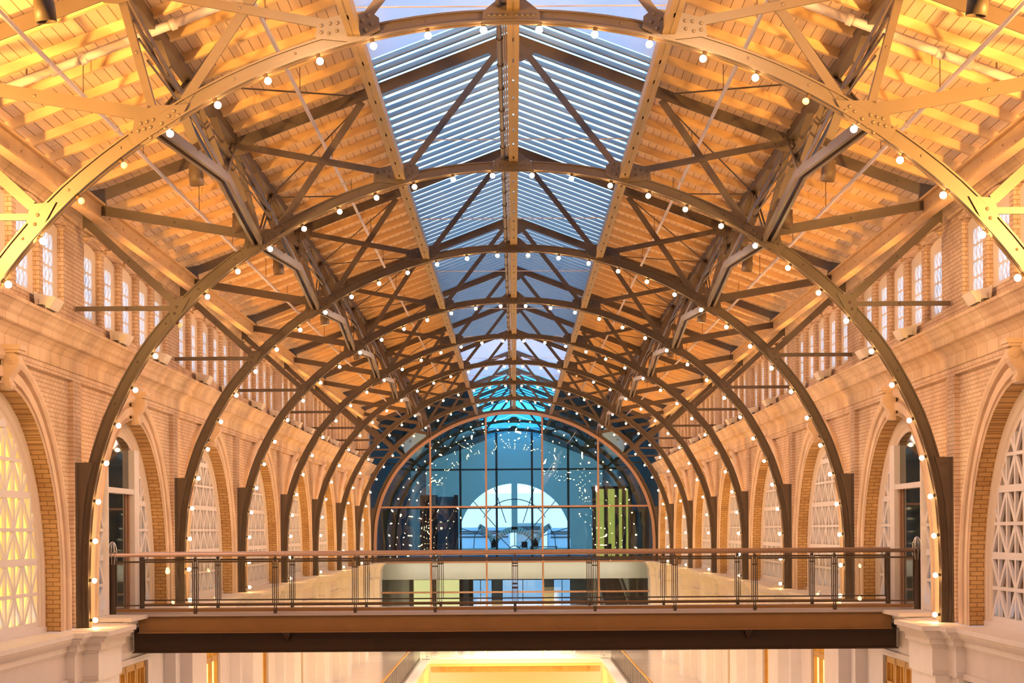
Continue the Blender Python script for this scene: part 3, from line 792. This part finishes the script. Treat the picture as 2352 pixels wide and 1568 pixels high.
# ================================================================== WINDOWS
wn_ = [0]
def wno(): wn_[0] += 1; return wn_[0]
RF = 372           # inner radius of the window casing
ZB = -205
def inside(y, z): # in U, relative to the arch centre
    if z < ZB + 4: return False
    if z < Z0A: return abs(y) < RF
    return y * y + (z - Z0A) ** 2 < RF * RF
def clipbar(m, P, a, b, w, h, up, ok):
    n = 40; run = None; pts = [(a[0] + (b[0] - a[0]) * k / n, a[1] + (b[1] - a[1]) * k / n) for k in range(n + 1)]
    for p in pts + [None]:
        if p is not None and ok(*p):
            if run is None: run = [p, p]
            run[1] = p
        else:
            if run and run[0] != run[1]: m.bar(P(*run[0]), P(*run[1]), w, h, up)
            run = None
LV = [(-200, 1), (-131, 0), (-61, 1), (8, 0), (82, 1), (154, 0), (225, 1)]
proto_w = {}
def arch_window(s, i, kind):
    loc = W(s * 1044, ZF, dB(i)); key = (s, kind)
    if key in proto_w:
        r = copy_tree(proto_w[key]); r.name = 'window_%d' % wno(); r.location = loc; return r
    r = sempty('window_%d' % wno(), loc); proto_w[key] = r
    def P(y, z, x=0.0): return (s * x * S, y * S, (z - ZF) * S)
    m = MB()
    m.loft([[P(dy, z, x) for dy, z in arch_path(rr, -217)] for rr, x in ((416, -6), (404, -6), (402, -3), (388, -3), (385, 1), (RF, 1), (RF, 12))], closed=False)
    m.build('frame', M['casing'], r)
    MB().box(*sorted((s * -8 * S, s * 12 * S)), -414 * S, 414 * S, 1 * S, (ZB - ZF) * S).build('sill_rail', M['white'], r)
    DH = 150 if kind == 'door' else 0     # half width of the door unit in U
    OFF = -32
    ok = inside if not DH else (lambda y, z: inside(y, z) and (y < OFF - DH - 8 or y > OFF + DH + 56))
    m = MB(); up = (1, 0, 0); cw = 62
    for z, th in LV: clipbar(m, P, (-RF, z), (RF, z), 0.11 if th else 0.055, 0.07, up, ok)
    for k in range(-6, 7): clipbar(m, P, (k * cw, ZB), (k * cw, 300), 0.075, 0.05, up, ok)
    zl = [ZB] + [z for z, t in LV[1:]] + [297]
    for q in range(len(zl) - 1):
        for k in range(-6, 6):
            a = (k * cw, zl[q]) if (k + q) % 2 == 0 else (k * cw, zl[q + 1]); b = ((k + 1) * cw, zl[q + 1]) if (k + q) % 2 == 0 else ((k + 1) * cw, zl[q])
            clipbar(m, P, a, b, 0.085, 0.04, up, ok)
    m.build('lattice', M['white'], r)
    def disc(x, mname, name, ex=0):
        n = 28; pts = []; RF = 372 + ex; y0, y1 = -RF, RF
        for k in range(n + 1):
            y = y0 + (y1 - y0) * k / n; pts.append((y, Z0A + math.sqrt(max(RF * RF - y * y, 0)) + 3))
        mm = MB().prism([P(y0, ZB, x)] + [P(y, z, x) for y, z in pts] + [P(y1, ZB, x)], (s * 0.01, 0, 0)); return mm.build(name, M[mname], r)
    disc(9, 'glass', 'pane')
    disc(22 if kind != 'lit' else 30, {'lit': 'lit_blind', 'door': 'dusk_wall', 'brown': 'brown_blind'}.get(kind, 'blind'), 'blind', 70)
    if DH:
        a, b = OFF - DH, OFF + DH
        m = MB(); zt = lambda y: Z0A + math.sqrt(RF * RF - y * y) + 8
        for y0, y1, z1 in ((a - 9, a, 204), (b, b + 58, 224)): m.box(*sorted((-s * 14 * S, s * 10 * S)), y0 * S, y1 * S, 0, (z1 - ZF) * S)
        m.box(*sorted((-s * 12 * S, s * 8 * S)), a * S, b * S, (104 - ZF) * S, (118 - ZF) * S)
        m.build('door_frame', M['white'], r)
        m = MB()
        n = 12; top = [(a + (b - a) * k / n, zt(a + (b - a) * k / n)) for k in range(n + 1)]
        m.prism([P(a, ZB - 10, 2)] + [P(y, min(z, 262), 2) for y, z in top] + [P(b, ZB - 10, 2)], (s * 0.02, 0, 0)); m.build('door_glass', M['dark_glass'], r)
        m = MB(); m.bar(P(b - 12, ZB, 0), P(b - 12, 104, 0), 0.06, 0.04, (1, 0, 0)); m.bar(P(b - 40, ZB, 1), P(b - 40, 104, 1), 0.03, 0.03, (1, 0, 0)); m.build('door_stile', M['frame'], r)
    return r
for s in (-1, 1):
    for i in range(0, 8):
        arch_window(s, i, 'door' if i == 1 else 'lit' if (i == 0 and s < 0) else 'brown' if i == 0 else 'plain')
# clerestory lights
cl0 = {}
for s in (-1, 1):
    for i in range(0, 8):
        for k in range(-2, 3):
            loc = W(s * 1027, 505, dB(i) + k * WIN_P)
            if s in cl0: r = copy_tree(cl0[s]); r.name = 'window_%d' % wno(); r.location = loc; continue
            r = cl0[s] = sempty('window_%d' % wno(), loc)
            def P(y, z, x=0.0): return (s * x * S, y * S, z * S)
            m = MB(); H = 86; arcz = lambda y: 181 + 11 * (1 - (y / H) ** 2)
            oy = [(-H + 2 * H * t / 8) for t in range(9)]
            outer = [(-H, 0)] + [(y, arcz(y)) for y in oy] + [(H, 0)]
            inn = [(-45, 14)] + [(-45 + 90 * t / 8, 158) for t in range(9)] + [(45, 14)]
            m.loft([[P(y, z, 0) for y, z in outer], [P(y, z, 0) for y, z in inn], [P(y, z, 10) for y, z in inn]], closed=True)
            m.build('frame', M['casing'], r)
            m = MB()
            for y in (-15, 15): m.bar(P(y, 14, 2), P(y, 158, 2), 0.03, 0.03, (1, 0, 0))
            for q in range(1, 4): m.bar(P(-45, 14 + 36 * q, 2), P(45, 14 + 36 * q, 2), 0.036, 0.03, (1, 0, 0))
            for q in range(4):
                z0, z1 = 14 + 36 * q, 14 + 36 * (q + 1)
                for c in range(3):
                    y0, y1 = -45 + 30 * c, -15 + 30 * c
                    m.bar(P(y0, z0, 3), P(y1, z1, 3), 0.015, 0.015, (1, 0, 0)); m.bar(P(y1, z0, 3), P(y0, z1, 3), 0.015, 0.015, (1, 0, 0))
            m.build('lattice', M['white'], r)
            m = MB(); m.hexa([P(-46, 13, 7), P(46, 13, 7), P(46, 159, 7), P(-46, 159, 7), P(-46, 13, 8), P(46, 13, 8), P(46, 159, 8), P(-46, 159, 8)]); m.build('pane', M['glass'], r)

# ================================================================== FOOTBRIDGE
DN, DFB = 1.112, 1.197
br = thing('footbridge', 'bronze steel footbridge crossing the nave between the second and third arches', 'footbridge', W(0, -307, 1.155))
bo = tuple(br.location)
def part(m, name, mt, root, o, smooth=False):
    c = m.build(name, M[mt], root, smooth, o); c.location = (0, 0, 0); return c
m = MB(); m.ubox(-1036, 1036, DN - 0.004, DFB + 0.004, -213, -207); part(m, 'deck', 'deck', br, bo)
m = MB()
for d in (DN, DFB):
    m.ubox(-960, 960, d - 0.001, d + 0.001, -254, -213); m.ubox(-960, 960, d - 0.004, d + 0.004, -256, -253.5)
part(m, 'fascia_beam', 'bronze', br, bo)
m = MB(); m.ubox(-984, 984, DN + 0.012, DN + 0.016, -306, -256); m.ubox(-984, 984, DFB - 0.016, DFB - 0.012, -306, -256); m.ubox(-984, 984, DN + 0.006, DN + 0.022, -309, -306); m.ubox(-984, 984, DFB - 0.022, DFB - 0.006, -309, -306)
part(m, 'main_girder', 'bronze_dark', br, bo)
for x in (-586, 600):
    m = MB().prism([W(x - 12, -256, DN + 0.002), W(x + 8, -256, DN + 0.002), W(x + 1, -282, DN + 0.010), W(x - 3, -282, DN + 0.010)], (0, 0.25, 0)); part(m, 'bracket', 'bronze_dark', br, bo)
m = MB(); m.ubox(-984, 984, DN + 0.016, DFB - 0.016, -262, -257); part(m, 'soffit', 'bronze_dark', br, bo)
for s in (-1, 1):
    m = MB(); m.ubox(*sorted((s * 936, s * 1030)), 1.062, 1.25, -217, -207.5)
    o = m.build('trim_%d' % (9 if s < 0 else 10), M['white_stone']); struct(o)

def railing(d, lab, xs, front):
    t = thing('glass_railing', lab, 'railing', W(0, -207, d)); o = tuple(t.location)
    m = MB(); m.tube([W(-1040, -57, d), W(1040, -57, d)], 0.034, 12); part(m, 'handrail', 'rail', t, o, True)
    m = MB(); m.ubox(-1036, 1036, d - 0.0006, d + 0.0006, -202, -194); part(m, 'kick_rail', 'bronze', t, o)
    for x in xs:
        m = MB()
        for dx in (-2.6, 2.6): m.ubox(x + dx - 0.9, x + dx + 0.9, d - 0.0012, d + 0.0012, -207, -64)
        m.ubox(x - 1.0, x + 1.0, d - 0.0012, d + 0.0012, -75, -60)
        for z in (-90, -185): m.ubox(x - 7, x + 7, d - 0.0014, d + 0.0010, z - 1.5, z + 1.5)
        m.ubox(x - 3.5, x + 3.5, d - 0.003, d + 0.001, -212, -196)
        if abs(x) < 1: m.ubox(x - 6, x + 6, d - 0.002, d + 0.001, -148, -143)
        part(m, 'post', 'steel_dark', t, o)
    ed = [-1024] + list(xs) + [1024]
    for a, b in zip(ed, ed[1:]):
        a2, b2 = a + 7, b - 7
        m = MB(); m.ubox(a2, b2, d - 0.0007, d + 0.0007, -76.5, -72); m.ubox(a2, b2, d - 0.0007, d + 0.0007, -187, -183.5)
        for x in (a2, b2): m.ubox(x - 0.8, x + 0.8, d - 0.0007, d + 0.0007, -187, -72)
        part(m, 'panel_frame', 'steel_dark', t, o)
        m = MB(); m.ubox(a2, b2, d - 0.0002, d + 0.0002, -187, -73); part(m, 'glass_panel', 'rail_glass', t, o)
    for s in (-1, 1):
        m = MB(); m.tube([W(s * 1028, -207, d), W(s * 1028, -62, d)], 0.07, 12); part(m, 'end_post', 'steel_dark', t, o, True)
        if front:
            m = MB()
            for q in range(4):
                a = q * PI / 4; pts = []
                for k in range(13):
                    f = PI * k / 12; r = 13 * math.sin(f * 0.5 + PI / 2 * 0) if False else 13 * math.cos((f - PI / 2) * 0.75)
                    r = 12 * math.sin(f); pts.append(W(s * 1028 + r * math.cos(a), -56 + 34 * math.cos(f) , d) + Vector((0, r * math.sin(a) * S, 0)))
                m.tube(pts, 0.009, 6)
                m.tube([W(s * 1028 * 2 - p.x / S, (p.z - ZE) / S, d) + Vector((0, d * DF - p.y, 0)) for p in pts], 0.009, 6)
            part(m, 'hoop_finial', 'chrome', t, o, True)
    return t
railing(DN, 'near glass railing of the footbridge under a copper handrail', [k * 204 for k in range(-4, 5)], True)
railing(DFB, 'far glass railing of the footbridge, seen through the near one', [k * 204 for k in range(-4, 5)], False)

# ================================================================== SHOP FLOOR BELOW
HX, HD0, HD1 = 548, 1.45, 2.788
m = MB(); m.ubox(-1034, -HX, YS / DF, 3.0, -850, -827); m.ubox(HX, 1034, YS / DF, 3.0, -850, -827); m.ubox(-HX, HX, YS / DF, HD0, -850, -827); m.ubox(-HX, HX, HD1, 3.0, -850, -827)
struct(m.build('floor', M['floor']))
m = MB()
for s in (-1, 1): m.ubox(*sorted((s * HX, s * 600)), HD0, HD1 + 0.01, -826.8, -822)
m.ubox(-600, 600, HD1, HD1 + 0.012, -826.8, -822); struct(m.build('trim_11', M['white_stone']))
# the storey below, seen down through the opening
m = MB(); m.ubox(-900, 900, 0.8, 3.4, -1500, -1480); struct(m.build('floor_lower', M['yellow_wall']))
m = MB()
m.ubox(-HX - 6, HX + 6, HD1 + 0.002, HD1 + 0.012, -868, -850); m.ubox(-640, 640, HD1 + 0.16, HD1 + 0.18, -1480, -850)
for s in (-1, 1): m.ubox(*sorted((s * (HX + 1), s * (HX + 14))), HD0, HD1, -1480, -850)
struct(m.build('wall_below', M['yellow_wall']))
m = MB(); m.ubox(-HX, HX, HD1 + 0.03, HD1 + 0.05, -915, -868)
for k in range(-2, 4): m.ubox(-190 * k + 92, -190 * k + 96, HD1 + 0.027, HD1 + 0.03, -915, -868)
struct(m.build('trim_12', M['orange_wood']))
for k in range(4):
    lamp('AREA', 'lower_storey_fill', W(0, -905, 1.7 + 0.3 * k), 330, (1.0, 0.66, 0.22), 5.0, W(0, -1300, 2.0 + 0.3 * k), size_y=5.0)  # unseen fill added to give the storey below its yellow light
lamp('AREA', 'gallery_edge_fill', W(0, -560, 2.86), 420, (1.0, 0.72, 0.38), 8.0, W(0, -900, 2.86), size_y=1.0)  # added downlight without a fixture, brightens the floor past the opening
# stair-well railings
for s in (-1, 1):
    t = thing('baluster_railing', 'black iron baluster railing along the %s side of the floor opening' % SIDE[s], 'railing', W(s * 610, -827, 2.3)); o = tuple(t.location)
    m = MB(); m.bar(W(s * 612, -690, 1.9), W(s * 612, -690, HD1), 0.07, 0.05); part(m, 'handrail', 'orange_wood', t, o)
    m = MB(); m.bar(W(s * 612, -814, 1.9), W(s * 612, -814, HD1), 0.03, 0.03); part(m, 'bottom_rail', 'black', t, o)
    n = 50
    for k in range(n):
        d = 1.9 + (HD1 - 1.9) * (k + 0.5) / n
        mm = MB().ubox(s * 612 - 0.8, s * 612 + 0.8, d - 0.0004, d + 0.0004, -827, -692); part(mm, 'baluster', 'black', t, o)
t = thing('end_balustrade', 'pale glass balustrade at the far end of the floor opening', 'railing', W(0, -827, HD1 + 0.006)); o = tuple(t.location)
xs = [k * 190 for k in range(-3, 4)]
for x in xs:
    m = MB().ubox(x - 2.5, x + 2.5, HD1 + 0.005, HD1 + 0.007, -822, -686); part(m, 'post', 'chrome', t, o)
for a, b in zip(xs, xs[1:]):
    m = MB().ubox(a + 4, b - 4, HD1 + 0.0055, HD1 + 0.0062, -812, -690); part(m, 'glass_panel', 'rail_glass', t, o)
m = MB().tube([W(-572, -686, HD1 + 0.006), W(572, -686, HD1 + 0.006)], 0.025, 8); part(m, 'handrail', 'chrome', t, o)
m = MB().ubox(-572, 572, HD1 + 0.005, HD1 + 0.007, -806, -802); part(m, 'bottom_rail', 'chrome', t, o)

# shop fronts
sf0 = {}
for s in (-1, 1):
    for i in range(0, 8):
        lit = (i % 2 == 0) if s > 0 else (i in (2, 4, 5)); key = (s, lit)
        lab = 'honey wood shop front with %s panes in the lower %s wall, %s bay' % ('glowing' if lit else 'tan', SIDE[s], NUM[i])
        loc = W(s * 1026, -827, dB(i))
        if key not in sf0:
            t = sf0[key] = thing('shop_front', lab, 'shop front', loc, 'shop fronts on the lower walls')
            def P(y, z): return (0, y * S, (z + 827) * S)
            m = MB(); Wd = 182
            for y in (-Wd + 8, -60, 60, Wd - 8): m.bar(P(y, -827), P(y, -350), 0.12, 0.12, (1, 0, 0))
            for z in (-358, -425, -818): m.bar(P(-Wd, z), P(Wd, z), 0.12, 0.12, (1, 0, 0))
            m.build('frame', M['orange_wood'], t)
            for y in (-140, -100, -20, 20, 100, 140): MB().bar(P(y, -420), P(y, -360), 0.05, 0.05, (1, 0, 0)).build('muntin', M['orange_wood'], t)
            m = MB(); m.box(*sorted((s * 0.02, s * 0.04)), -Wd * S, Wd * S, 0.02, 477 * S); m.build('pane', M['shop_glass' if lit else 'shop_tan'], t)
        else: t = copy_tree(sf0[key]); t['label'] = lab
        t.location = loc
m = MB(); m.ubox(-1010, -1006, 1.070, 1.078, -378, -360); o = m.build('wall_sensor', M['black']); tag(o, 'small black sensor box on the pale wall beside the left shop front', 'sensor')

# ================================================================== GLASS END WALL
DG = 3.052
gw = sempty('wall_glass', W(0, ZF, DG)); go = tuple(gw.location)
def gbar(x0, x1, z0, z1, name, dd=0.003, mt='frame'):
    m = MB().ubox(x0, x1, DG - dd, DG + dd, z0, z1); return part(m, name, mt, gw, go)
def zin(x): # inner edge of the big arch frame
    for k in range(0, 900):
        px_, pz_ = arch_pt(k * 0.1, SO - 4)
        if px_ >= abs(x): return pz_
    return -190
rings = []
for ph in PHF:
    rings.append([(x * S, DG * DF + y - 0.15, ZZ(z)) for (x, z), y in ((apt(ph, SO - 16), -0.1), (apt(ph, SO + 4), -0.1), (apt(ph, SO + 4), 0.1), (apt(ph, SO - 16), 0.1))])
m = MB(); m.loft(rings); part(m, 'arch_frame', 'frame', gw, go)
MX = [-588, -197, 197, 588]
for x in MX: gbar(x - 6.5, x + 6.5, -827, zin(x), 'mullion')
for z in (168, -219, -430): gbar(-958, 958, z - 6, z + 6, 'transom', 0.0028)
cols = [-960] + MX + [960]; rows = [-827, -430, -219, 168]
random.seed(11)
for a, b in zip(cols, cols[1:]):
    for z0, z1 in list(zip(rows, rows[1:])) + [(168, None)]:
        if z1 is None:
            n = 8; top = [(a + (b - a) * k / n, max(zin(min(max(a + (b - a) * k / n, -955), 955)), 169)) for k in range(n + 1)]
            poly = [(a, 168)] + top + [(b, 168)]
        else: poly = [(a, z0), (a, z1), (b, z1), (b, z0)]
        cx = (a + b) / 2; cz = sum(p[1] for p in poly) / len(poly); ty, tx = random.uniform(-0.012, 0.012), random.uniform(-0.012, 0.012)
        m = MB().prism([(x * S, DG * DF + (x - cx) * S * ty + (z - cz) * S * tx, ZZ(z)) for x, z in poly], (0, 0.012, 0))
        part(m, 'pane', 'glass' if z0 < -220 else 'teal_glass', gw, go)

# ================================================================== HALL BEYOND THE GLASS
DE = 5.0
for s in (-1, 1):
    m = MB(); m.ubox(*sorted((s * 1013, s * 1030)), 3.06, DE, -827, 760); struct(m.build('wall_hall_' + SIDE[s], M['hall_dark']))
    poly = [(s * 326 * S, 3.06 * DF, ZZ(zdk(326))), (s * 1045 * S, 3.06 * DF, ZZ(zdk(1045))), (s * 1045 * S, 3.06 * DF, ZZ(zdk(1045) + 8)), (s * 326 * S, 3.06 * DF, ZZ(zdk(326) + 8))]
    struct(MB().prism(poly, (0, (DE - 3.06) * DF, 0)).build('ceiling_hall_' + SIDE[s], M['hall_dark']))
skylight(8, 3.06, dT(9), 'glaze', 220); skylight(9, dT(9), dT(10), 'glaze', 221); skylight(10, dT(10), DE, 'glaze', 222)
# upper floor of the hall
m = MB(); m.ubox(-1013, 1013, 3.10, DE, -345, -225); struct(m.build('floor_hall', M['dusk_wall']))
m = MB(); m.ubox(-1013, 1013, 3.0, DE, -850, -827); struct(m.build('floor_hall_lower', M['floor']))
# far end wall with the great fan window
def ring_poly(cx, cz, r, a0, a1, n=24): return [(cx + r * math.cos(a0 + (a1 - a0) * k / n), cz + r * math.sin(a0 + (a1 - a0) * k / n)) for k in range(n + 1)]
FR, FZ = 640, -100
m = MB(); ys = DE * DF
outer = []; innr = []
for k in range(33):
    a = PI * k / 32; c, sn = math.cos(a), math.sin(a); innr.append((FR * c, ys, ZZ(FZ + FR * sn)))
    t = min(1040 / max(abs(c), 1e-6), (1180 - FZ) / max(sn, 1e-6)); outer.append((t * c, ys, ZZ(FZ + t * sn)))
outer = [(x * S if abs(x) <= 1041 else math.copysign(1040 * S, x), y, z) for x, y, z in outer]
innr = [(x * S, y, z) for x, y, z in innr]
m.loft([innr, outer], closed=False)
m.ubox(-1040, -FR, DE, DE + 0.004, -827, FZ); m.ubox(FR, 1040, DE, DE + 0.004, -827, FZ); m.ubox(-FR, FR, DE, DE + 0.004, -560, -345)
for x in (-640, -260, 330): m.ubox(x, x + 110, DE, DE + 0.004, -827, -560)
struct(m.build('wall_hall_end', M['dusk_wall']))
fw = sempty('window_300', W(0, FZ, DE)); fo = tuple(fw.location)
m = MB()
def fbar(pts, w): 
    for p, q in zip(pts, pts[1:]): m.bar(W(p[0], p[1], DE), W(q[0], q[1], DE), w, 0.2, (0, 1, 0), 0.02)
fbar(ring_poly(0, FZ - 140, 250, 0, PI), 0.5)
fbar([(-250, FZ - 140), (-250, -345)], 0.5); fbar([(250, FZ - 140), (250, -345)], 0.5)
fbar(ring_poly(-560, FZ - 140, 330, 0.15, 1.1, 12), 0.45); fbar(ring_poly(560, FZ - 140, 330, PI - 1.1, PI - 0.15, 12), 0.45)
m.bar(W(0, FZ + 110, DE), W(0, FZ + FR, DE), 0.5, 0.2, (0, 1, 0))
m.ubox(-FR, FR, DE - 0.003, DE + 0.003, -260, -200)
part(m, 'tracery', 'dusk_wall', fw, fo)
m = MB()
fbar(ring_poly(0, FZ + 60, 400, 0.5, PI - 0.5), 0.07)
for a in (0.75, 1.2, PI - 1.2, PI - 0.75): fbar([(270 * math.cos(a), FZ - 60 + 270 * math.sin(a)), (FR * math.cos(a), FZ + FR * math.sin(a))], 0.07)
fbar(ring_poly(0, FZ - 150, 75, 0, PI, 10), 0.07)
for a in (0.8, PI / 2, PI - 0.8): fbar([(75 * math.cos(a), FZ - 150 + 75 * math.sin(a)), (240 * math.cos(a), FZ - 150 + 240 * math.sin(a))], 0.07)
for s in (-1, 1):
    fbar([(s * 470, -200), (s * 460, -60), (s * 380, 60)], 0.07); fbar([(s * 620, 30), (s * 300, -70)], 0.07)
for x in (-420, -130, 130, 420): fbar([(x, -345), (x, -260)], 0.06)
for z in (-300, -325): fbar([(-FR, z), (FR, z)], 0.05)
part(m, 'muntin', 'hall_steel', fw, fo)
n = 24
m = MB().prism([W(-FR, -345, DE + 0.004), *[W(-FR * math.cos(PI * k / n), FZ + FR * math.sin(PI * k / n), DE + 0.004) for k in range(n + 1)], W(FR, -345, DE + 0.004)], (0, 0.02, 0)); part(m, 'pane', 'glass', fw, fo)
# low windows of the lower storey
for k, (x0, x1) in enumerate(((-530, -260), (-150, 330), (440, 640))):
    w = sempty('window_%d' % (301 + k), W((x0 + x1) / 2, -827, DE)); wo = tuple(w.location)
    m = MB()
    for x in (x0 + 4, (x0 + x1) / 2, x1 - 4): m.ubox(x - 4, x + 4, DE - 0.001, DE + 0.002, -827, -560)
    for z in (-564, -700, -820): m.ubox(x0, x1, DE - 0.001, DE + 0.002, z - 4, z + 4)
    part(m, 'frame', 'hall_steel', w, wo)
    part(MB().ubox(x0, x1, DE + 0.002, DE + 0.003, -827, -560), 'pane', 'glass', w, wo)
# street seen outside the fan window
for k, (x0, x1, z0, z1, mt) in enumerate(((-700, -60, -300, 40, 'panel'), (20, 330, -300, 90, 'dusk_wall'), (420, 900, -300, 30, 'panel'))):
    t = thing('distant_building', ['long pale building outside the fan window, on the left', 'low grey building outside the middle of the fan window', 'long pale building outside the fan window, on the right'][k], 'building', W((x0 + x1) / 2, -300, 9.0)); o = tuple(t.location)
    part(MB().ubox(x0 * 1.7, x1 * 1.7, 9.0, 9.6, z0 * 1.7, z1 * 1.7) if False else MB().ubox(x0 * 1.7, x1 * 1.7, 9.0, 9.6, -832, z1 * 1.7), 'wall', mt, t, o)
    for z in (-0.6, 0.1, 0.5): part(MB().ubox(x0 * 1.7 + 30, x1 * 1.7 - 30, 8.99, 9.0, 1.7 * (z1 - 90 + 60 * z), 1.7 * (z1 - 70 + 60 * z)), 'window_band', 'hall_steel', t, o)
m = MB(); m.ubox(-3000, 3000, DE + 0.05, 12, -850, -830); struct(m.build('ground_outside', M['dusk_wall']))
# second glazed screen inside the hall
sg = sempty('wall_screen', W(0, ZF, dT(10))); so = tuple(sg.location)
for x in (-450, -148, 148, 450): part(MB().ubox(x - 9, x + 9, dT(10) - 0.003, dT(10) + 0.003, -225, zin(x)), 'mullion', 'hall_steel', sg, so)
for z in (190, 700 - 190): part(MB().ubox(-900, 900, dT(10) - 0.003, dT(10) + 0.003, z - 7, z + 7), 'transom', 'hall_steel', sg, so)
# lit rooms beside the hall
part_room = MB().ubox(640, 930, 3.52, 3.53, -225, 330); o = part_room.build('wall_room_right', M['olive_room']); struct(o)
m = MB()
for x in (640, 735, 822, 880, 930): m.ubox(x - 14, x + 14, 3.49, 3.51, -225, 345)
m.ubox(620, 950, 3.49, 3.51, 330, 350); struct(m.build('trim_13', M['hall_steel']))
o = MB().ubox(-760, -560, 4.2, 4.21, -225, 330).build('wall_room_left', M['dusk_wall']); struct(o)
m = MB()
for x in (-760, -560): m.ubox(x - 20, x + 20, 4.17, 4.19, -225, 345)
m.ubox(-900, -760, 4.16, 4.2, -225, 345); struct(m.build('trim_14', M['hall_steel']))
o = MB().ubox(-860, -440, 3.60, 3.61, -827, -405).build('wall_lime_left', M['lime_room']); struct(o)
m = MB()
for x in (-850, -660, -440, -360): m.ubox(x - 16, x + 16, 3.57, 3.59, -827, -345)
struct(m.build('trim_15', M['hall_steel']))
for k, (x, n_) in enumerate(((-330, 'left'), (70, 'middle'), (360, 'right'))):
    pass
# reflector dishes
for s in (-1, 1):
    t = thing('reflector_dish', 'big white round reflector high behind the glass wall, %s of the crown' % SIDE[s], 'reflector', W(s * 720, 640, 3.16)); o = tuple(t.location)
    n = 24; ax = Vector((-s * 0.75, -0.55, -0.35)).normalized(); q = ax.to_track_quat('Z', 'Y')
    rings = [[q @ Vector((r * math.cos(2 * PI * k / n), r * math.sin(2 * PI * k / n), z)) for k in range(n)] for r, z in ((0.12, -0.45), (0.45, -0.38), (0.72, -0.18), (0.85, 0.05), (0.80, 0.05), (0.66, -0.12), (0.35, -0.28), (0.05, -0.32))]
    m = MB(); m.loft(rings); m.build('dish', M['dish'], t, True)
    MB().tube([q @ Vector((0, 0, -0.4)), q @ Vector((0, 0, -0.9)), (s * 0.4, 0.5, 0.9), (s * 0.4, 0.5, 1.66)], 0.05, 8).build('arm', M['hall_steel'], t, True)
# furniture silhouettes on the hall's upper floor
t = thing('long_table', 'long dark table on the upper floor behind the glass wall', 'table', W(280, -225, 4.3)); o = tuple(t.location)
part(MB().ubox(150, 420, 4.27, 4.33, -165, -158), 'tabletop', 'table', t, o)
for x in (160, 280, 410): part(MB().ubox(x - 4, x + 4, 4.28, 4.32, -225, -165), 'leg', 'table', t, o)
for k, (x, lab) in enumerate(((95, 'dark chair to the left of the long table behind the glass'), (730, 'dark chair before the lit room behind the glass on the right'))):
    d = 4.2 if k == 0 else 3.4
    t = thing('dark_chair', lab, 'chair', W(x, -225, d)); o = tuple(t.location)
    part(MB().ubox(x - 28, x + 28, d - 0.006, d + 0.01, -166, -160), 'seat', 'table', t, o); part(MB().ubox(x - 28, x + 28, d + 0.009, d + 0.011, -160, -108), 'backrest', 'table', t, o)
    for sx in (-25, 25):
        for dd in (-0.005, 0.009): part(MB().ubox(x + sx - 2, x + sx + 2, d + dd - 0.0006, d + dd + 0.0006, -225, -166), 'leg', 'table', t, o)
# escalator behind the glass, on the right
t = thing('escalator', 'grey escalator with blue handrails behind the glass on the right', 'escalator', W(780, -827, 3.25)); o = tuple(t.location)
part(MB().hexa([W(700, -827, 3.12), W(900, -827, 3.12), W(900, -827, 3.9), W(700, -827, 3.9), W(700, -800, 3.12), W(900, -800, 3.12), W(900, -345, 3.9), W(700, -345, 3.9)]), 'steps', 'hall_dark', t, o)
for x in (700, 900):
    part(MB().bar(W(x, -740, 3.12), W(x, -285, 3.9), 0.12, 0.25), 'handrail', 'fin', t, o)
lamp('AREA', 'hall_dusk_fill', W(0, 760, 4.25), 2600, (0.42, 0.80, 1.0), 6.0, W(0, 100, 4.95), size_y=4)  # added cyan fill standing in for dusk light on the hall end wall
lamp('AREA', 'hall_floor_fill', W(0, -360, 4.1), 1500, (1.0, 0.9, 0.55), 8.0, W(0, -827, 4.1), size_y=6.0)  # unseen warm fill added to lift the hall's lower storey
lamp('AREA', 'hall_front_fill', W(0, -236, 3.072), 110, (1.0, 0.80, 0.62), 12.0, W(0, -330, 3.10), size_y=0.2)  # added strip of fill to brighten the upper floor's front edge
